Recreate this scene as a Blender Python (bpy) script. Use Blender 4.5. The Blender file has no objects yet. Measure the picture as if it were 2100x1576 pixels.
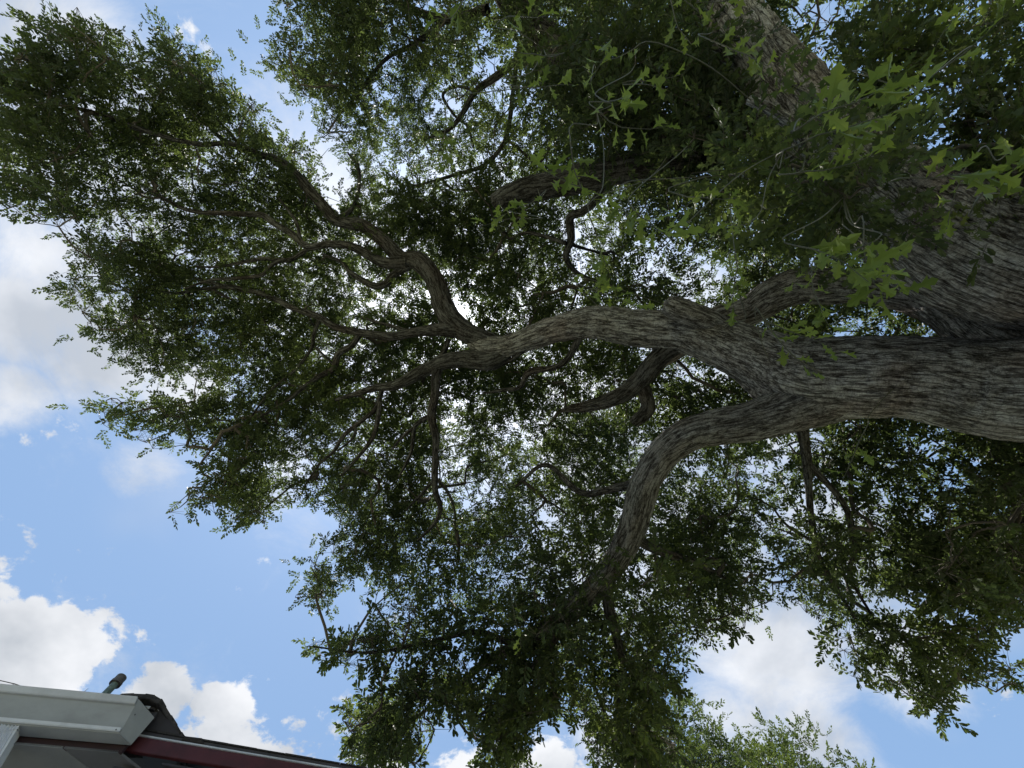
import bpy, math, random
import numpy as np
from mathutils import Vector, Matrix
random.seed(7); rng = np.random.default_rng(7)
scene = bpy.context.scene
COL = scene.collection

# ------------------------------------------------------------------ camera
# wide phone lens looking up, a few degrees off the zenith
F, CX, CY = 881.0, 1050.0, 788.0
zc = np.array([-50.0, 168.0, -F]); zc /= np.linalg.norm(zc)
xc = np.array([1.0, 0, 0]) - zc[0]*zc; xc /= np.linalg.norm(xc)
RW = np.array([xc, np.cross(zc, xc), zc])          # camera -> world
CAM = np.array([0.0, 0.0, 1.6])
cam = bpy.data.objects.new('camera', bpy.data.cameras.new('camera')); COL.objects.link(cam)
M = Matrix([list(RW[i]) + [CAM[i]] for i in range(3)] + [[0, 0, 0, 1]])
cam.matrix_world = M
cam.data.sensor_width = 36.0; cam.data.lens = 36.0*F/2100.0
cam.data.clip_start = 0.02; cam.data.clip_end = 3000
scene.camera = cam
def ray(u, v): return RW @ np.array([(u-CX)/F, (CY-v)/F, -1.0])
def at(u, v, t): return CAM + ray(u, v)*t                  # t: distance along the lens axis
def onz(u, v, z):
    d = ray(u, v); return CAM + d*(z-CAM[2])/d[2]
def project(P):
    c = (P-CAM) @ RW
    return CX + F*c[:, 0]/(-c[:, 2]), CY - F*c[:, 1]/(-c[:, 2]), -c[:, 2]

# ------------------------------------------------------------------ world, sun, exposure
sd = ray(958, 655); sd /= np.linalg.norm(sd)
SUN_EL = math.asin(sd[2]); SUN_AZ = math.atan2(sd[0], sd[1])
world = bpy.data.worlds.new('World'); scene.world = world; world.use_nodes = True
def build_world():
    nt = world.node_tree; N = nt.nodes; L = nt.links; N.clear()
    out = N.new('ShaderNodeOutputWorld'); bg = N.new('ShaderNodeBackground')
    L.new(bg.outputs[0], out.inputs[0])
    sky = N.new('ShaderNodeTexSky'); sky.sky_type = 'NISHITA'; sky.sun_disc = False
    sky.sun_elevation = SUN_EL; sky.sun_rotation = SUN_AZ
    sky.air_density = 1.0; sky.dust_density = 1.6; sky.ozone_density = 1.6
    bg.inputs[1].default_value = 0.075
    tc = N.new('ShaderNodeTexCoord')
    def math_(op, a, b=None, c=None):
        n = N.new('ShaderNodeMath'); n.operation = op
        for i, x in enumerate((a, b, c)):
            if x is None: continue
            if isinstance(x, (int, float)): n.inputs[i].default_value = x
            else: L.new(x, n.inputs[i])
        return n.outputs[0]
    nrm = N.new('ShaderNodeVectorMath'); nrm.operation = 'NORMALIZE'; L.new(tc.outputs['Generated'], nrm.inputs[0])
    sep = N.new('ShaderNodeSeparateXYZ'); L.new(nrm.outputs[0], sep.inputs[0])
    zz = math_('MAXIMUM', math_('ADD', sep.outputs[2], 0.12), 0.06)
    cmb = N.new('ShaderNodeCombineXYZ')
    L.new(math_('DIVIDE', sep.outputs[0], zz), cmb.inputs[0]); L.new(math_('DIVIDE', sep.outputs[1], zz), cmb.inputs[1])
    def noise(scale, det, rough, dist, off, dim='3D'):
        mp = N.new('ShaderNodeMapping'); mp.inputs['Location'].default_value = off
        L.new(cmb.outputs[0], mp.inputs[0])
        n = N.new('ShaderNodeTexNoise'); n.inputs['Scale'].default_value = scale; n.inputs['Detail'].default_value = det
        n.inputs['Roughness'].default_value = rough; n.inputs['Distortion'].default_value = dist
        L.new(mp.outputs[0], n.inputs['Vector']); return n.outputs['Fac']
    big = noise(2.0, 3, 0.5, 0.0, (3, 1, 0)); puff = noise(8.5, 10, 0.62, 0.15, (1, 7, 2)); wisp = noise(3.2, 8, 0.7, 0.6, (9, 2, 4))
    # the clouds that stand in the sky: direction, angular radius (pixels of the photograph / F), weight
    def cloudset(lst, base, nz, amp, lo, hi):
        acc = None
        for (u, v, r, w) in lst:
            d = ray(u, v); d /= np.linalg.norm(d)
            dt = N.new('ShaderNodeVectorMath'); dt.operation = 'DOT_PRODUCT'
            L.new(nrm.outputs[0], dt.inputs[0]); dt.inputs[1].default_value = tuple(d)
            tt = math.hypot((u-CX)/F, (v-CY)/F); a = r/F/(1+tt*tt)**0.75
            g = math_('SUBTRACT', 1.0, math_('DIVIDE', math_('SUBTRACT', 1.0, dt.outputs['Value']), 1-math.cos(a)))
            g = math_('MULTIPLY', math_('MAXIMUM', g, -0.6), w)
            acc = g if acc is None else math_('MAXIMUM', acc, g)
        s = math_('ADD', acc, math_('MULTIPLY', math_('SUBTRACT', nz, 0.5), amp))
        s = math_('ADD', s, base)
        mr = N.new('ShaderNodeMapRange'); mr.interpolation_type = 'SMOOTHSTEP'
        L.new(s, mr.inputs[0]); mr.inputs[1].default_value = lo; mr.inputs[2].default_value = hi
        return mr.outputs[0]
    cum = cloudset([(60, 1330, 165, 1), (140, 1350, 95, 1), (300, 1450, 95, 1), (440, 1510, 105, 1), (540, 1565, 110, 1), (-80, 1270, 150, 1),
                    (760, 1600, 90, .8), (1130, 1590, 90, .8), (940, 1590, 70, .7), (200, 1620, 200, 1)],
                   0.0, puff, 4.2, 0.0, 0.42)
    soft = cloudset([(110, 530, 155, .7), (230, 710, 150, 1.15), (90, 650, 150, .95), (380, 790, 100, 1), (90, 40, 200, .75), (330, 120, 60, .3), (1560, 1330, 210, 1.15), (1500, 1470, 140, 1),
                     (1660, 1500, 140, 1), (1850, 1360, 150, .9), (1250, 1500, 90, .8), (960, 660, 420, .9), (1300, 900, 420, .9), (700, 500, 300, .8), (1500, 1180, 160, .8),
                     (1700, 1100, 200, .7), (260, 330, 300, .9), (560, 950, 100, .6), (15, 815, 100, 1.0), (290, 970, 75, .45)],
                    0.0, wisp, 2.6, -0.25, 1.15)
    rest = N.new('ShaderNodeMapRange'); rest.interpolation_type = 'SMOOTHSTEP'; L.new(big, rest.inputs[0])
    rest.inputs[1].default_value = 0.56; rest.inputs[2].default_value = 0.78; rest.inputs[4].default_value = 0.35
    # shading of the cloud bodies
    shade = N.new('ShaderNodeMapRange'); L.new(noise(3.0, 5, 0.55, 0.0, (1.3, 7.2, 2)), shade.inputs[0])
    shade.inputs[1].default_value = 0.36; shade.inputs[2].default_value = 0.62
    cr = N.new('ShaderNodeMix'); cr.data_type = 'RGBA'; L.new(shade.outputs[0], cr.inputs[0])
    K = CLOUD
    cr.inputs[6].default_value = (0.60*K, 0.64*K, 0.70*K, 1); cr.inputs[7].default_value = (0.98*K, 1.0*K, 1.04*K, 1)
    # pale haze over the blue
    hz = N.new('ShaderNodeMix'); hz.data_type = 'RGBA'; hz.inputs[0].default_value = HAZE
    L.new(sky.outputs[0], hz.inputs[6]); hz.inputs[7].default_value = (0.37*K, 0.63*K, 1.02*K, 1)
    f = math_('MAXIMUM', math_('MAXIMUM', cum, math_('MULTIPLY', soft, 0.92)), math_('MULTIPLY', rest.outputs[0], 0.9))
    mx = N.new('ShaderNodeMix'); mx.data_type = 'RGBA'; L.new(f, mx.inputs[0]); L.new(hz.outputs[2], mx.inputs[6]); L.new(cr.outputs[2], mx.inputs[7])
    # thin cloud scatters the sun strongly forwards: brighter towards the sun
    ds_ = N.new('ShaderNodeVectorMath'); ds_.operation = 'DOT_PRODUCT'; L.new(nrm.outputs[0], ds_.inputs[0]); ds_.inputs[1].default_value = tuple(sd)
    fw = math_('POWER', math_('MAXIMUM', ds_.outputs['Value'], 0.0), 14.0)
    fw2 = math_('POWER', math_('MAXIMUM', ds_.outputs['Value'], 0.0), 220.0)
    gl = math_('MULTIPLY_ADD', fw2, 3.0, math_('MULTIPLY_ADD', fw, 0.75, 1.0))
    sc_ = N.new('ShaderNodeVectorMath'); sc_.operation = 'SCALE'; L.new(mx.outputs[2], sc_.inputs[0]); L.new(gl, sc_.inputs['Scale'])
    L.new(sc_.outputs[0], bg.inputs[0])
CLOUD, HAZE = 6.3, 0.5
build_world()
sun = bpy.data.objects.new('sun', bpy.data.lights.new('sun', 'SUN')); COL.objects.link(sun)
sun.data.energy = 5.0; sun.data.angle = math.radians(0.5); sun.data.color = (1.0, 0.95, 0.87)
sun.rotation_euler = Vector(sd).to_track_quat('Z', 'Y').to_euler(); sun.location = (0, 0, 30)
vs = scene.view_settings
vs.view_transform = 'Standard'; vs.look = 'None'; vs.exposure = 1.02; vs.gamma = 1.0; vs.use_curve_mapping = False
scene.cycles.max_bounces = 8; scene.cycles.diffuse_bounces = 4; scene.cycles.transmission_bounces = 4
scene.cycles.glossy_bounces = 2; scene.cycles.use_denoising = True
try: scene.cycles.denoising_input_passes = 'RGB_ALBEDO_NORMAL'
except Exception: pass

# ------------------------------------------------------------------ helpers
def tag(o, label=None, cat=None, group=None, kind=None):
    if label: o['label'] = label
    if cat: o['category'] = cat
    if group: o['group'] = group
    if kind: o['kind'] = kind
    return o
def empty(name, loc, label, cat, group=None):
    o = bpy.data.objects.new(name, None); COL.objects.link(o); o.location = loc
    o.empty_display_size = 0.2
    return tag(o, label, cat, group)
def link(name, me, mat, parent=None, kind=None):
    if mat is not None and not me.materials: me.materials.append(mat)
    o = bpy.data.objects.new(name, me); COL.objects.link(o)
    if parent is not None:
        o.parent = parent; wp = Vector((0, 0, 0)); p = parent
        while p is not None: wp += p.location; p = p.parent
        o.location = -wp
    if kind: o['kind'] = kind
    return o
def mesh_np(name, V, Q, smooth=True, attrs=None):
    """V (n,3); Q list of (m,k) index arrays"""
    me = bpy.data.meshes.new(name)
    if not isinstance(Q, (list, tuple)): Q = [Q]
    loops = np.concatenate([q.ravel() for q in Q]).astype(np.int32)
    tot = np.concatenate([np.full(len(q), q.shape[1], np.int32) for q in Q])
    start = np.concatenate([[0], np.cumsum(tot)[:-1]]).astype(np.int32)
    me.vertices.add(len(V)); me.vertices.foreach_set('co', np.ascontiguousarray(V, dtype=np.float32).ravel())
    me.loops.add(len(loops)); me.loops.foreach_set('vertex_index', loops)
    me.polygons.add(len(tot)); me.polygons.foreach_set('loop_start', start); me.polygons.foreach_set('loop_total', tot)
    me.polygons.foreach_set('use_smooth', np.full(len(tot), smooth))
    for k, (ty, dat) in (attrs or {}).items():
        a = me.attributes.new(k, ty, 'POINT')
        a.data.foreach_set('vector' if ty == 'FLOAT_VECTOR' else 'value', np.ascontiguousarray(dat, dtype=np.float32).ravel())
    me.update(calc_edges=True); return me
def pyd(name, V, Fc, smooth=False):
    me = bpy.data.meshes.new(name); me.from_pydata([tuple(map(float, v)) for v in V], [], Fc); me.update()
    if smooth: me.polygons.foreach_set('use_smooth', [True]*len(me.polygons))
    return me
def _h(ix, iy, iz):
    n = (ix.astype(np.uint32)*np.uint32(374761393)) ^ (iy.astype(np.uint32)*np.uint32(668265263)) ^ (iz.astype(np.uint32)*np.uint32(2246822519))
    n = (n ^ (n >> np.uint32(13)))*np.uint32(1274126177); n = n ^ (n >> np.uint32(16))
    return (n & np.uint32(0xffff)).astype(np.float32)/32767.5 - 1
def vnoise(P):
    P = np.asarray(P, np.float64); f = np.floor(P); i = f.astype(np.int64); t = P-f; t = t*t*(3-2*t)
    r = 0
    for a in (0, 1):
        wa = t[:, 0] if a else 1-t[:, 0]
        for b in (0, 1):
            wb = t[:, 1] if b else 1-t[:, 1]
            for c in (0, 1):
                wc = t[:, 2] if c else 1-t[:, 2]
                r = r + wa*wb*wc*_h(i[:, 0]+a, i[:, 1]+b, i[:, 2]+c)
    return r
def fbm(P, o=3):
    s = 0; a = 1.0; tot = 0
    for k in range(o): s = s + a*vnoise(P*2**k + 17.3*k); tot += a; a *= 0.5
    return s/tot

# ------------------------------------------------------------------ materials
def mat(name):
    m = bpy.data.materials.new(name); m.use_nodes = True; nt = m.node_tree
    return m, nt, nt.nodes, nt.links, nt.nodes['Principled BSDF']
def nz(N, L, vec, scale, det=4, rough=0.6, mscale=None):
    if mscale:
        mp = N.new('ShaderNodeMapping'); mp.inputs['Scale'].default_value = mscale; L.new(vec, mp.inputs[0]); vec = mp.outputs[0]
    n = N.new('ShaderNodeTexNoise'); n.inputs['Scale'].default_value = scale; n.inputs['Detail'].default_value = det
    n.inputs['Roughness'].default_value = rough; L.new(vec, n.inputs['Vector']); return n.outputs['Fac']
def ramp(N, L, fac, stops):
    r = N.new('ShaderNodeValToRGB'); L.new(fac, r.inputs[0]); e = r.color_ramp.elements
    while len(e) < len(stops): e.new(0.5)
    for x, (p, c) in zip(e, stops): x.position = p; x.color = (*c, 1)
    return r.outputs[0]
def bump(N, L, h, b, strength=0.5, dist=0.01):
    n = N.new('ShaderNodeBump'); n.inputs['Strength'].default_value = strength; n.inputs['Distance'].default_value = dist
    L.new(h, n.inputs['Height']); L.new(n.outputs[0], b.inputs['Normal'])
def bark_mat(name='bark', dark=1.0):
    m, nt, N, L, b = mat(name)
    a = N.new('ShaderNodeAttribute'); a.attribute_name = 'bk'; v = a.outputs['Vector']
    rg = N.new('ShaderNodeAttribute'); rg.attribute_name = 'ridge'
    def mth(op, x, y=None, z=None, cl=False):
        n = N.new('ShaderNodeMath'); n.operation = op; n.use_clamp = cl
        for k, q in enumerate((x, y, z)):
            if q is None: continue
            if isinstance(q, (int, float)): n.inputs[k].default_value = q
            else: L.new(q, n.inputs[k])
        return n.outputs[0]
    # interlacing ridges and fissures running along the limb
    f1 = nz(N, L, v, 25, 2.5, 0.55, (1, 1, 0.13)); f2 = nz(N, L, v, 75, 3, 0.6, (1, 1, 0.22))
    plate = nz(N, L, v, 30, 2, 0.5, (0.55, 0.55, 1.5))
    r1 = mth('MULTIPLY', mth('ABSOLUTE', mth('SUBTRACT', f1, 0.5)), 11.0, None, True)
    r2 = mth('MULTIPLY', mth('ABSOLUTE', mth('SUBTRACT', f2, 0.5)), 9.0, None, True)
    cr = mth('MULTIPLY', mth('ABSOLUTE', mth('SUBTRACT', plate, 0.5)), 16.0, None, True)
    h = mth('MULTIPLY_ADD', r2, 0.32, mth('MULTIPLY', r1, 0.5))
    h = mth('MULTIPLY', h, mth('MULTIPLY_ADD', cr, 0.3, 0.7))
    h = mth('MULTIPLY_ADD', rg.outputs['Fac'], 0.28, h)
    fine = nz(N, L, v, 60, 6, 0.75, (1, 1, 0.5)); med = nz(N, L, v, 9, 4, 0.6, (1, 1, 0.3)); big = nz(N, L, v, 1.3, 3, 0.5)
    hc = mth('ADD', h, mth('MULTIPLY', mth('SUBTRACT', fine, 0.5), 0.7))
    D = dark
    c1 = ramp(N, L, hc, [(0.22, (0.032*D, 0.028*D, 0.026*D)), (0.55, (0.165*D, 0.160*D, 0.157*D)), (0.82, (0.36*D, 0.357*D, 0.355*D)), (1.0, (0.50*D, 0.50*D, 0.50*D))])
    c2 = ramp(N, L, med, [(0.35, (0.70, 0.66, 0.62)), (0.6, (1, 1, 1))])
    c3 = ramp(N, L, big, [(0.34, (0.84, 0.74, 0.69)), (0.44, (1, 1, 1)), (0.7, (0.95, 0.97, 0.92))])
    m1 = N.new('ShaderNodeMix'); m1.data_type = 'RGBA'; m1.blend_type = 'MULTIPLY'; m1.inputs[0].default_value = 1
    L.new(c1, m1.inputs[6]); L.new(c2, m1.inputs[7])
    m2 = N.new('ShaderNodeMix'); m2.data_type = 'RGBA'; m2.blend_type = 'MULTIPLY'; m2.inputs[0].default_value = 0.9
    L.new(m1.outputs[2], m2.inputs[6]); L.new(c3, m2.inputs[7]); L.new(m2.outputs[2], b.inputs['Base Color'])
    b.inputs['Roughness'].default_value = 0.9; b.inputs['Specular IOR Level'].default_value = 0.15
    bump(N, L, mth('MULTIPLY_ADD', fine, 0.35, h), b, 1.0, 0.016)
    return m
def leaf_mat(name, stops, trans=0.35, rough=0.42, tcol=(0.30, 0.42, 0.05), spec=0.4):
    m, nt, N, L, b = mat(name)
    a = N.new('ShaderNodeAttribute'); a.attribute_name = 'tint'
    oi = N.new('ShaderNodeObjectInfo'); ad = N.new('ShaderNodeMath'); ad.operation = 'MULTIPLY_ADD'
    L.new(oi.outputs['Random'], ad.inputs[0]); ad.inputs[1].default_value = 0.35 if name == 'young_leaf' else 0.0; L.new(a.outputs['Fac'], ad.inputs[2])
    c = ramp(N, L, ad.outputs[0], stops); L.new(c, b.inputs['Base Color'])
    b.inputs['Roughness'].default_value = rough; b.inputs['Specular IOR Level'].default_value = spec
    t = N.new('ShaderNodeBsdfTranslucent')
    mm = N.new('ShaderNodeMix'); mm.data_type = 'RGBA'; mm.blend_type = 'ADD'; mm.inputs[0].default_value = 0.45
    L.new(c, mm.inputs[6]); mm.inputs[7].default_value = (*tcol, 1); L.new(mm.outputs[2], t.inputs[0])
    mx = N.new('ShaderNodeMixShader'); mx.inputs[0].default_value = trans
    L.new(b.outputs[0], mx.inputs[1]); L.new(t.outputs[0], mx.inputs[2])
    L.new(mx.outputs[0], N['Material Output'].inputs[0])
    return m
def plain(name, col, rough=0.6, metal=0.0, var=0.12, scale=6.0, bs=0.15, mscale=None, dirt=None):
    m, nt, N, L, b = mat(name)
    tc = N.new('ShaderNodeTexCoord'); n = nz(N, L, tc.outputs['Object'], scale, 6, 0.65, mscale)
    lo = tuple(c*(1-var*1.6) for c in col) if dirt is None else dirt; hi = tuple(min(1, c*(1+var)) for c in col)
    L.new(ramp(N, L, n, [(0.34, lo), (0.52, col), (0.7, hi)]), b.inputs['Base Color'])
    b.inputs['Roughness'].default_value = rough; b.inputs['Metallic'].default_value = metal
    bump(N, L, nz(N, L, tc.outputs['Object'], scale*8, 5, 0.7, mscale), b, bs, 0.004)
    return m
BARK = bark_mat(); BARK2 = bark_mat('backlit_bark', 0.34); BARK3 = bark_mat('brown_limb_bark', 0.66)  # BARK2: same bark darkened, backlit shade of thinner limbs put into the colour
LEAF = leaf_mat('oak_leaf', [(0.0, (0.030, 0.042, 0.025)), (0.4, (0.050, 0.070, 0.034)), (0.75, (0.092, 0.120, 0.038)), (1.0, (0.18, 0.205, 0.048))], 0.40, 0.52, (0.12, 0.17, 0.01), 0.22)
YOUNG = leaf_mat('young_leaf', [(0.0, (0.11, 0.155, 0.035)), (0.5, (0.23, 0.29, 0.05)), (1.0, (0.40, 0.45, 0.12))], 0.42, 0.5, (0.18, 0.22, 0.0), 0.3)
FARLEAF = leaf_mat('distant_leaf', [(0.0, (0.038, 0.058, 0.022)), (0.6, (0.085, 0.115, 0.036)), (1.0, (0.16, 0.19, 0.05))], 0.30, 0.6, (0.06, 0.10, 0.0), 0.25)
TWIG = plain('twig_bark', (0.10, 0.085, 0.072), 0.9, 0, 0.3, 12, 0.3)
SHOOT = plain('green_shoot', (0.075, 0.075, 0.042), 0.6, 0, 0.2, 20, 0.1)

# ------------------------------------------------------------------ ground
def build_ground():
    n = 60; xs = np.linspace(-1, 1, n); xs = np.sign(xs)*np.abs(xs)**3*900
    X, Y = np.meshgrid(xs, xs); P = np.stack([X.ravel(), Y.ravel(), np.zeros(n*n)], 1)
    P[:, 2] = 0.03*vnoise(P*0.4)
    i = np.arange(n*n).reshape(n, n)
    q = np.stack([i[:-1, :-1].ravel(), i[:-1, 1:].ravel(), i[1:, 1:].ravel(), i[1:, :-1].ravel()], 1)
    m, nt, N, L, b = mat('lawn'); tc = N.new('ShaderNodeTexCoord')
    a = nz(N, L, tc.outputs['Object'], 0.35, 5); f = nz(N, L, tc.outputs['Object'], 30, 5)
    ad = N.new('ShaderNodeMath'); ad.operation = 'MULTIPLY_ADD'; L.new(f, ad.inputs[0]); ad.inputs[1].default_value = 0.5; L.new(a, ad.inputs[2])
    L.new(ramp(N, L, ad.outputs[0], [(0.4, (0.12, 0.14, 0.06)), (0.7, (0.20, 0.21, 0.10)), (0.95, (0.32, 0.29, 0.20))]), b.inputs['Base Color'])
    b.inputs['Roughness'].default_value = 0.95; bump(N, L, f, b, 0.8, 0.05)
    link('ground', mesh_np('ground', P, q), m, None, 'structure')
    # unseen concrete driveway beside the house, paled like the lawn to bounce light upward
    m2 = plain('concrete', (0.46, 0.45, 0.43), 0.85, 0, 0.12, 1.2, 0.3)
    k = 0
    for ix in range(-3, 2):
        for iy in range(-3, 1):
            x0, y0 = ix*2.0, iy*2.0 + 1.2; g = 0.012; c = 0.02; z = 0.085
            V = [(x0+g, y0+g, -.05), (x0+2-g, y0+g, -.05), (x0+2-g, y0+2-g, -.05), (x0+g, y0+2-g, -.05),
                 (x0+g, y0+g, z-c), (x0+2-g, y0+g, z-c), (x0+2-g, y0+2-g, z-c), (x0+g, y0+2-g, z-c),
                 (x0+g+c, y0+g+c, z), (x0+2-g-c, y0+g+c, z), (x0+2-g-c, y0+2-g-c, z), (x0+g+c, y0+2-g-c, z)]
            Fc = [(3, 2, 1, 0)] + [(a+o, (a+1) % 4+o, (a+1) % 4+4+o, a+4+o) for o in (0, 4) for a in range(4)] + [(8, 9, 10, 11)]
            s = link('driveway' if k == 0 else 'paving_slab', pyd('slab', V, Fc), m2, None, 'structure')
            k += 1
            if k == 1: root = s
            else: s.parent = root
build_ground()

# ------------------------------------------------------------------ the oak
OAKX, OAKY = 5.0, 0.35
oak = empty('oak_tree', (OAKX, OAKY, 0), 'massive grey barked oak leaning overhead with spreading limbs and a dense dark green crown', 'tree')
def catmull(P, ds):
    P = np.asarray(P, float)
    if len(P) == 2: P = np.array([P[0], (P[0]+P[1])/2, P[1]])
    E = np.vstack([2*P[0]-P[1], P, 2*P[-1]-P[-2]]); out = []
    for i in range(1, len(E)-2):
        p0, p1, p2, p3 = E[i-1:i+3]; n = max(2, int(np.linalg.norm((p2-p1)[:3])/ds))
        t = np.linspace(0, 1, n, endpoint=False)[:, None]
        out.append(0.5*((2*p1)+(-p0+p2)*t+(2*p0-5*p1+4*p2-p3)*t*t+(-p0+3*p1-3*p2+p3)*t**3))
    out.append(P[-1:]); return np.vstack(out)
def frames(P):
    T = np.gradient(P, axis=0); T /= np.linalg.norm(T, axis=1)[:, None]+1e-9
    n = np.cross(T[0], [0, 0, 1.0]); n = n if np.linalg.norm(n) > .1 else np.cross(T[0], [1.0, 0, 0]); n /= np.linalg.norm(n)
    Ns = [n]
    for i in range(1, len(P)):
        n = Ns[-1]-np.dot(Ns[-1], T[i])*T[i]; n /= np.linalg.norm(n)+1e-9; Ns.append(n)
    Ns = np.array(Ns); return T, Ns, np.cross(T, Ns)
SKEL = []      # (x, y, z, radius) samples of all built limbs, twigs grow from these
def limb(pts, name='limb', ds=0.02, seg=None, furrow=1.0, parent=None, cap=False, lump=0.13, collar=None, sk=True, m=None):
    """pts: rows x, y, z, r.  Bark furrows are real relief."""
    S = catmull(pts, ds); P, r = S[:, :3], np.maximum(S[:, 3], 0.003)
    rmax = r.max(); seg = seg or int(min(220, max(8, 2*math.pi*np.median(r)/(ds*0.9))))
    if ds > 0.03: seg = max(6, min(seg, 14))
    T, A, B = frames(P); s = np.concatenate([[0], np.cumsum(np.linalg.norm(np.diff(P, axis=0), axis=1))])
    th = np.linspace(0, 2*math.pi, seg, endpoint=False); c, sn = np.cos(th), np.sin(th)
    rr = np.repeat(r[:, None], seg, 1); n = len(P); off = rng.random(3)*50
    rb = np.maximum(rr, 0.03)
    co = np.stack([(c[None]*rb).ravel(), (sn[None]*rb).ravel(), np.repeat(s[:, None], seg, 1).ravel()], 1)
    lum = fbm(np.stack([co[:, 0]*1.6/rmax, co[:, 1]*1.6/rmax, co[:, 2]*0.9/rmax], 1)*0.6+off, 2)
    q = co*np.array([1, 1, 0.17]); w = 0.55*fbm(co*np.array([9, 9, 5.])+off, 2)[:, None]
    n1 = np.abs(vnoise(q*27+off+w)); n2 = np.abs(vnoise(q*52+off+3+w)); pl = vnoise(co*np.array([14, 14, 22.])+off)
    ridge = np.clip(n1*3.2, 0, 1)*0.65+np.clip(n2*3, 0, 1)*0.35
    ridge = ridge*(1-0.35*np.clip(1-np.abs(pl)*5, 0, 1))
    amp = np.clip(rr.ravel()*0.085, 0.0015, 0.021)*furrow
    rad = rr.ravel()*(1+lump*lum)+amp*(ridge-0.6)
    # knots, swollen collars and healed scars
    if rmax > .09:
        for _ in range(int(s[-1]/0.42)):
            t0, s0 = rng.uniform(0, 2*math.pi), rng.uniform(0.05, s[-1]); k0 = int(np.searchsorted(s, s0)); rl = r[min(k0, len(r)-1)]
            dth = np.angle(np.exp(1j*(np.tile(th, n)-t0)))*rl; w_ = rl*rng.uniform(.16, .34)
            d2_ = (dth**2+(co[:, 2]-s0)**2*.6)/w_**2
            rad = rad+rl*(rng.uniform(.07, .16)*np.exp(-d2_)-rng.uniform(.0, .13)*np.exp(-d2_*7))
    rad = rad.reshape(n, seg)
    V = P[:, None, :]+A[:, None, :]*(c[None, :, None]*rad[..., None])+B[:, None, :]*(sn[None, :, None]*rad[..., None])
    V = V.reshape(-1, 3); i = np.arange(n*seg).reshape(n, seg); j = np.roll(i, -1, 1)
    Q = [np.stack([i[:-1].ravel(), j[:-1].ravel(), j[1:].ravel(), i[1:].ravel()], 1)]
    bk = co.copy()+off
    e0 = P[-1]+T[-1]*(r[-1]*(0.35 if cap else 0.6)); V = np.vstack([V, e0[None]]); bk = np.vstack([bk, bk[-1:]]); ridge = np.append(ridge, 0.4)
    k = len(V)-1; Q.append(np.stack([i[-1], j[-1], np.full(seg, k)], 1))
    me = mesh_np(name, V, Q, True, {'bk': ('FLOAT_VECTOR', bk), 'ridge': ('FLOAT', ridge)})
    o = link(name, me, m or BARK, parent or oak)
    if sk:
        st = max(1, int(0.12/ds)); SKEL.append(np.column_stack([P[::st], r[::st]]))
    return o
def px(rows):
    """rows: (u, v, axis distance, width in pixels) -> x, y, z, radius"""
    return np.array([[*at(u, v, t), 0.5*w*t/F] for (u, v, t, w) in rows])
def roughen(rows, amp=0.03):
    R_ = np.array(rows, float); R_[1:, :3] += rng.normal(0, 1, (len(R_)-1, 3))*amp*0.3; return R_

# trunk, buttressed at the ground, forking just out of frame
fork = at(2290, 660, 3.55)
limb([[OAKX, OAKY, -0.3, 1.25], [OAKX, OAKY, 0.15, 1.0], [OAKX, OAKY, 0.6, .80], [OAKX-.03, OAKY, 1.4, .74], [OAKX-.1, OAKY-.02, 2.3, .76], [*(fork*0.6+np.array([OAKX, OAKY, 4])*0.4)[:2], fork[2]-.7, .80], [*fork, .62], [*(fork+np.array([-.1, 0, .5])), .3]],
     'trunk', 0.03, 150, 1.3)
S3 = 3.5
# A: the big stem going up and back towards the top of the view
limb(px([(2330, 640, 3.5, 260), (2200, 575, 3.5, 250), (2060, 535, 3.5, 240), (1930, 485, 3.6, 215), (1785, 385, 3.8, 172), (1672, 262, 4.05, 138), (1578, 140, 4.35, 116), (1505, 50, 4.7, 104), (1440, -40, 5.0, 85), (1370, -160, 5.4, 70), (1330, -300, 6, 70)]), 'limb', 0.018, None, 1.25)
# C: the middle limb sweeping over the photographer
limb(px([(2360, 720, 3.5, 260), (2240, 775, 3.5, 250), (2100, 802, 3.6, 226), (1980, 794, 3.8, 200), (1860, 778, 4.0, 176), (1740, 775, 4.2, 170), (1640, 768, 4.4, 160), (1560, 735, 4.6, 122), (1480, 703, 4.85, 98), (1400, 682, 5.1, 80), (1300, 672, 5.4, 72), (1220, 662, 5.7, 66), (1160, 672, 5.9, 56),
         (1100, 690, 6.1, 50), (1050, 708, 6.3, 46), (1010, 712, 6.4, 46), (985, 708, 6.5, 40), (965, 700, 6.55, 26)]), 'limb', 0.018, None, 1.2)
# E: lower limb
limb(px([(1745, 800, 4.25, 110), (1680, 815, 4.3, 118), (1610, 840, 4.35, 96), (1540, 862, 4.45, 80), (1470, 876, 4.6, 74), (1410, 894, 4.7, 70), (1360, 930, 4.8, 66), (1325, 985, 4.9, 60), (1308, 1045, 5.0, 56), (1285, 1110, 5.1, 50), (1240, 1180, 5.2, 46), (1180, 1245, 5.3, 44), (1120, 1290, 5.45, 34), (1050, 1330, 5.6, 24), (980, 1370, 5.8, 16), (930, 1430, 5.9, 8)]),
     'limb', 0.018, None, 1.0, m=BARK3)
# B: arching limb behind the crotch
limb(px([(2090, 720, 3.75, 90), (2010, 690, 3.85, 88), (1940, 640, 4.0, 74), (1870, 610, 4.25, 62), (1790, 596, 4.5, 60), (1710, 590, 4.75, 66), (1640, 588, 5.0, 74), (1580, 610, 5.2, 70), (1530, 640, 5.35, 60), (1470, 655, 5.5, 50), (1410, 700, 5.7, 44), (1350, 740, 6.0, 36)]), 'limb', 0.02, None, 1.1)
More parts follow.
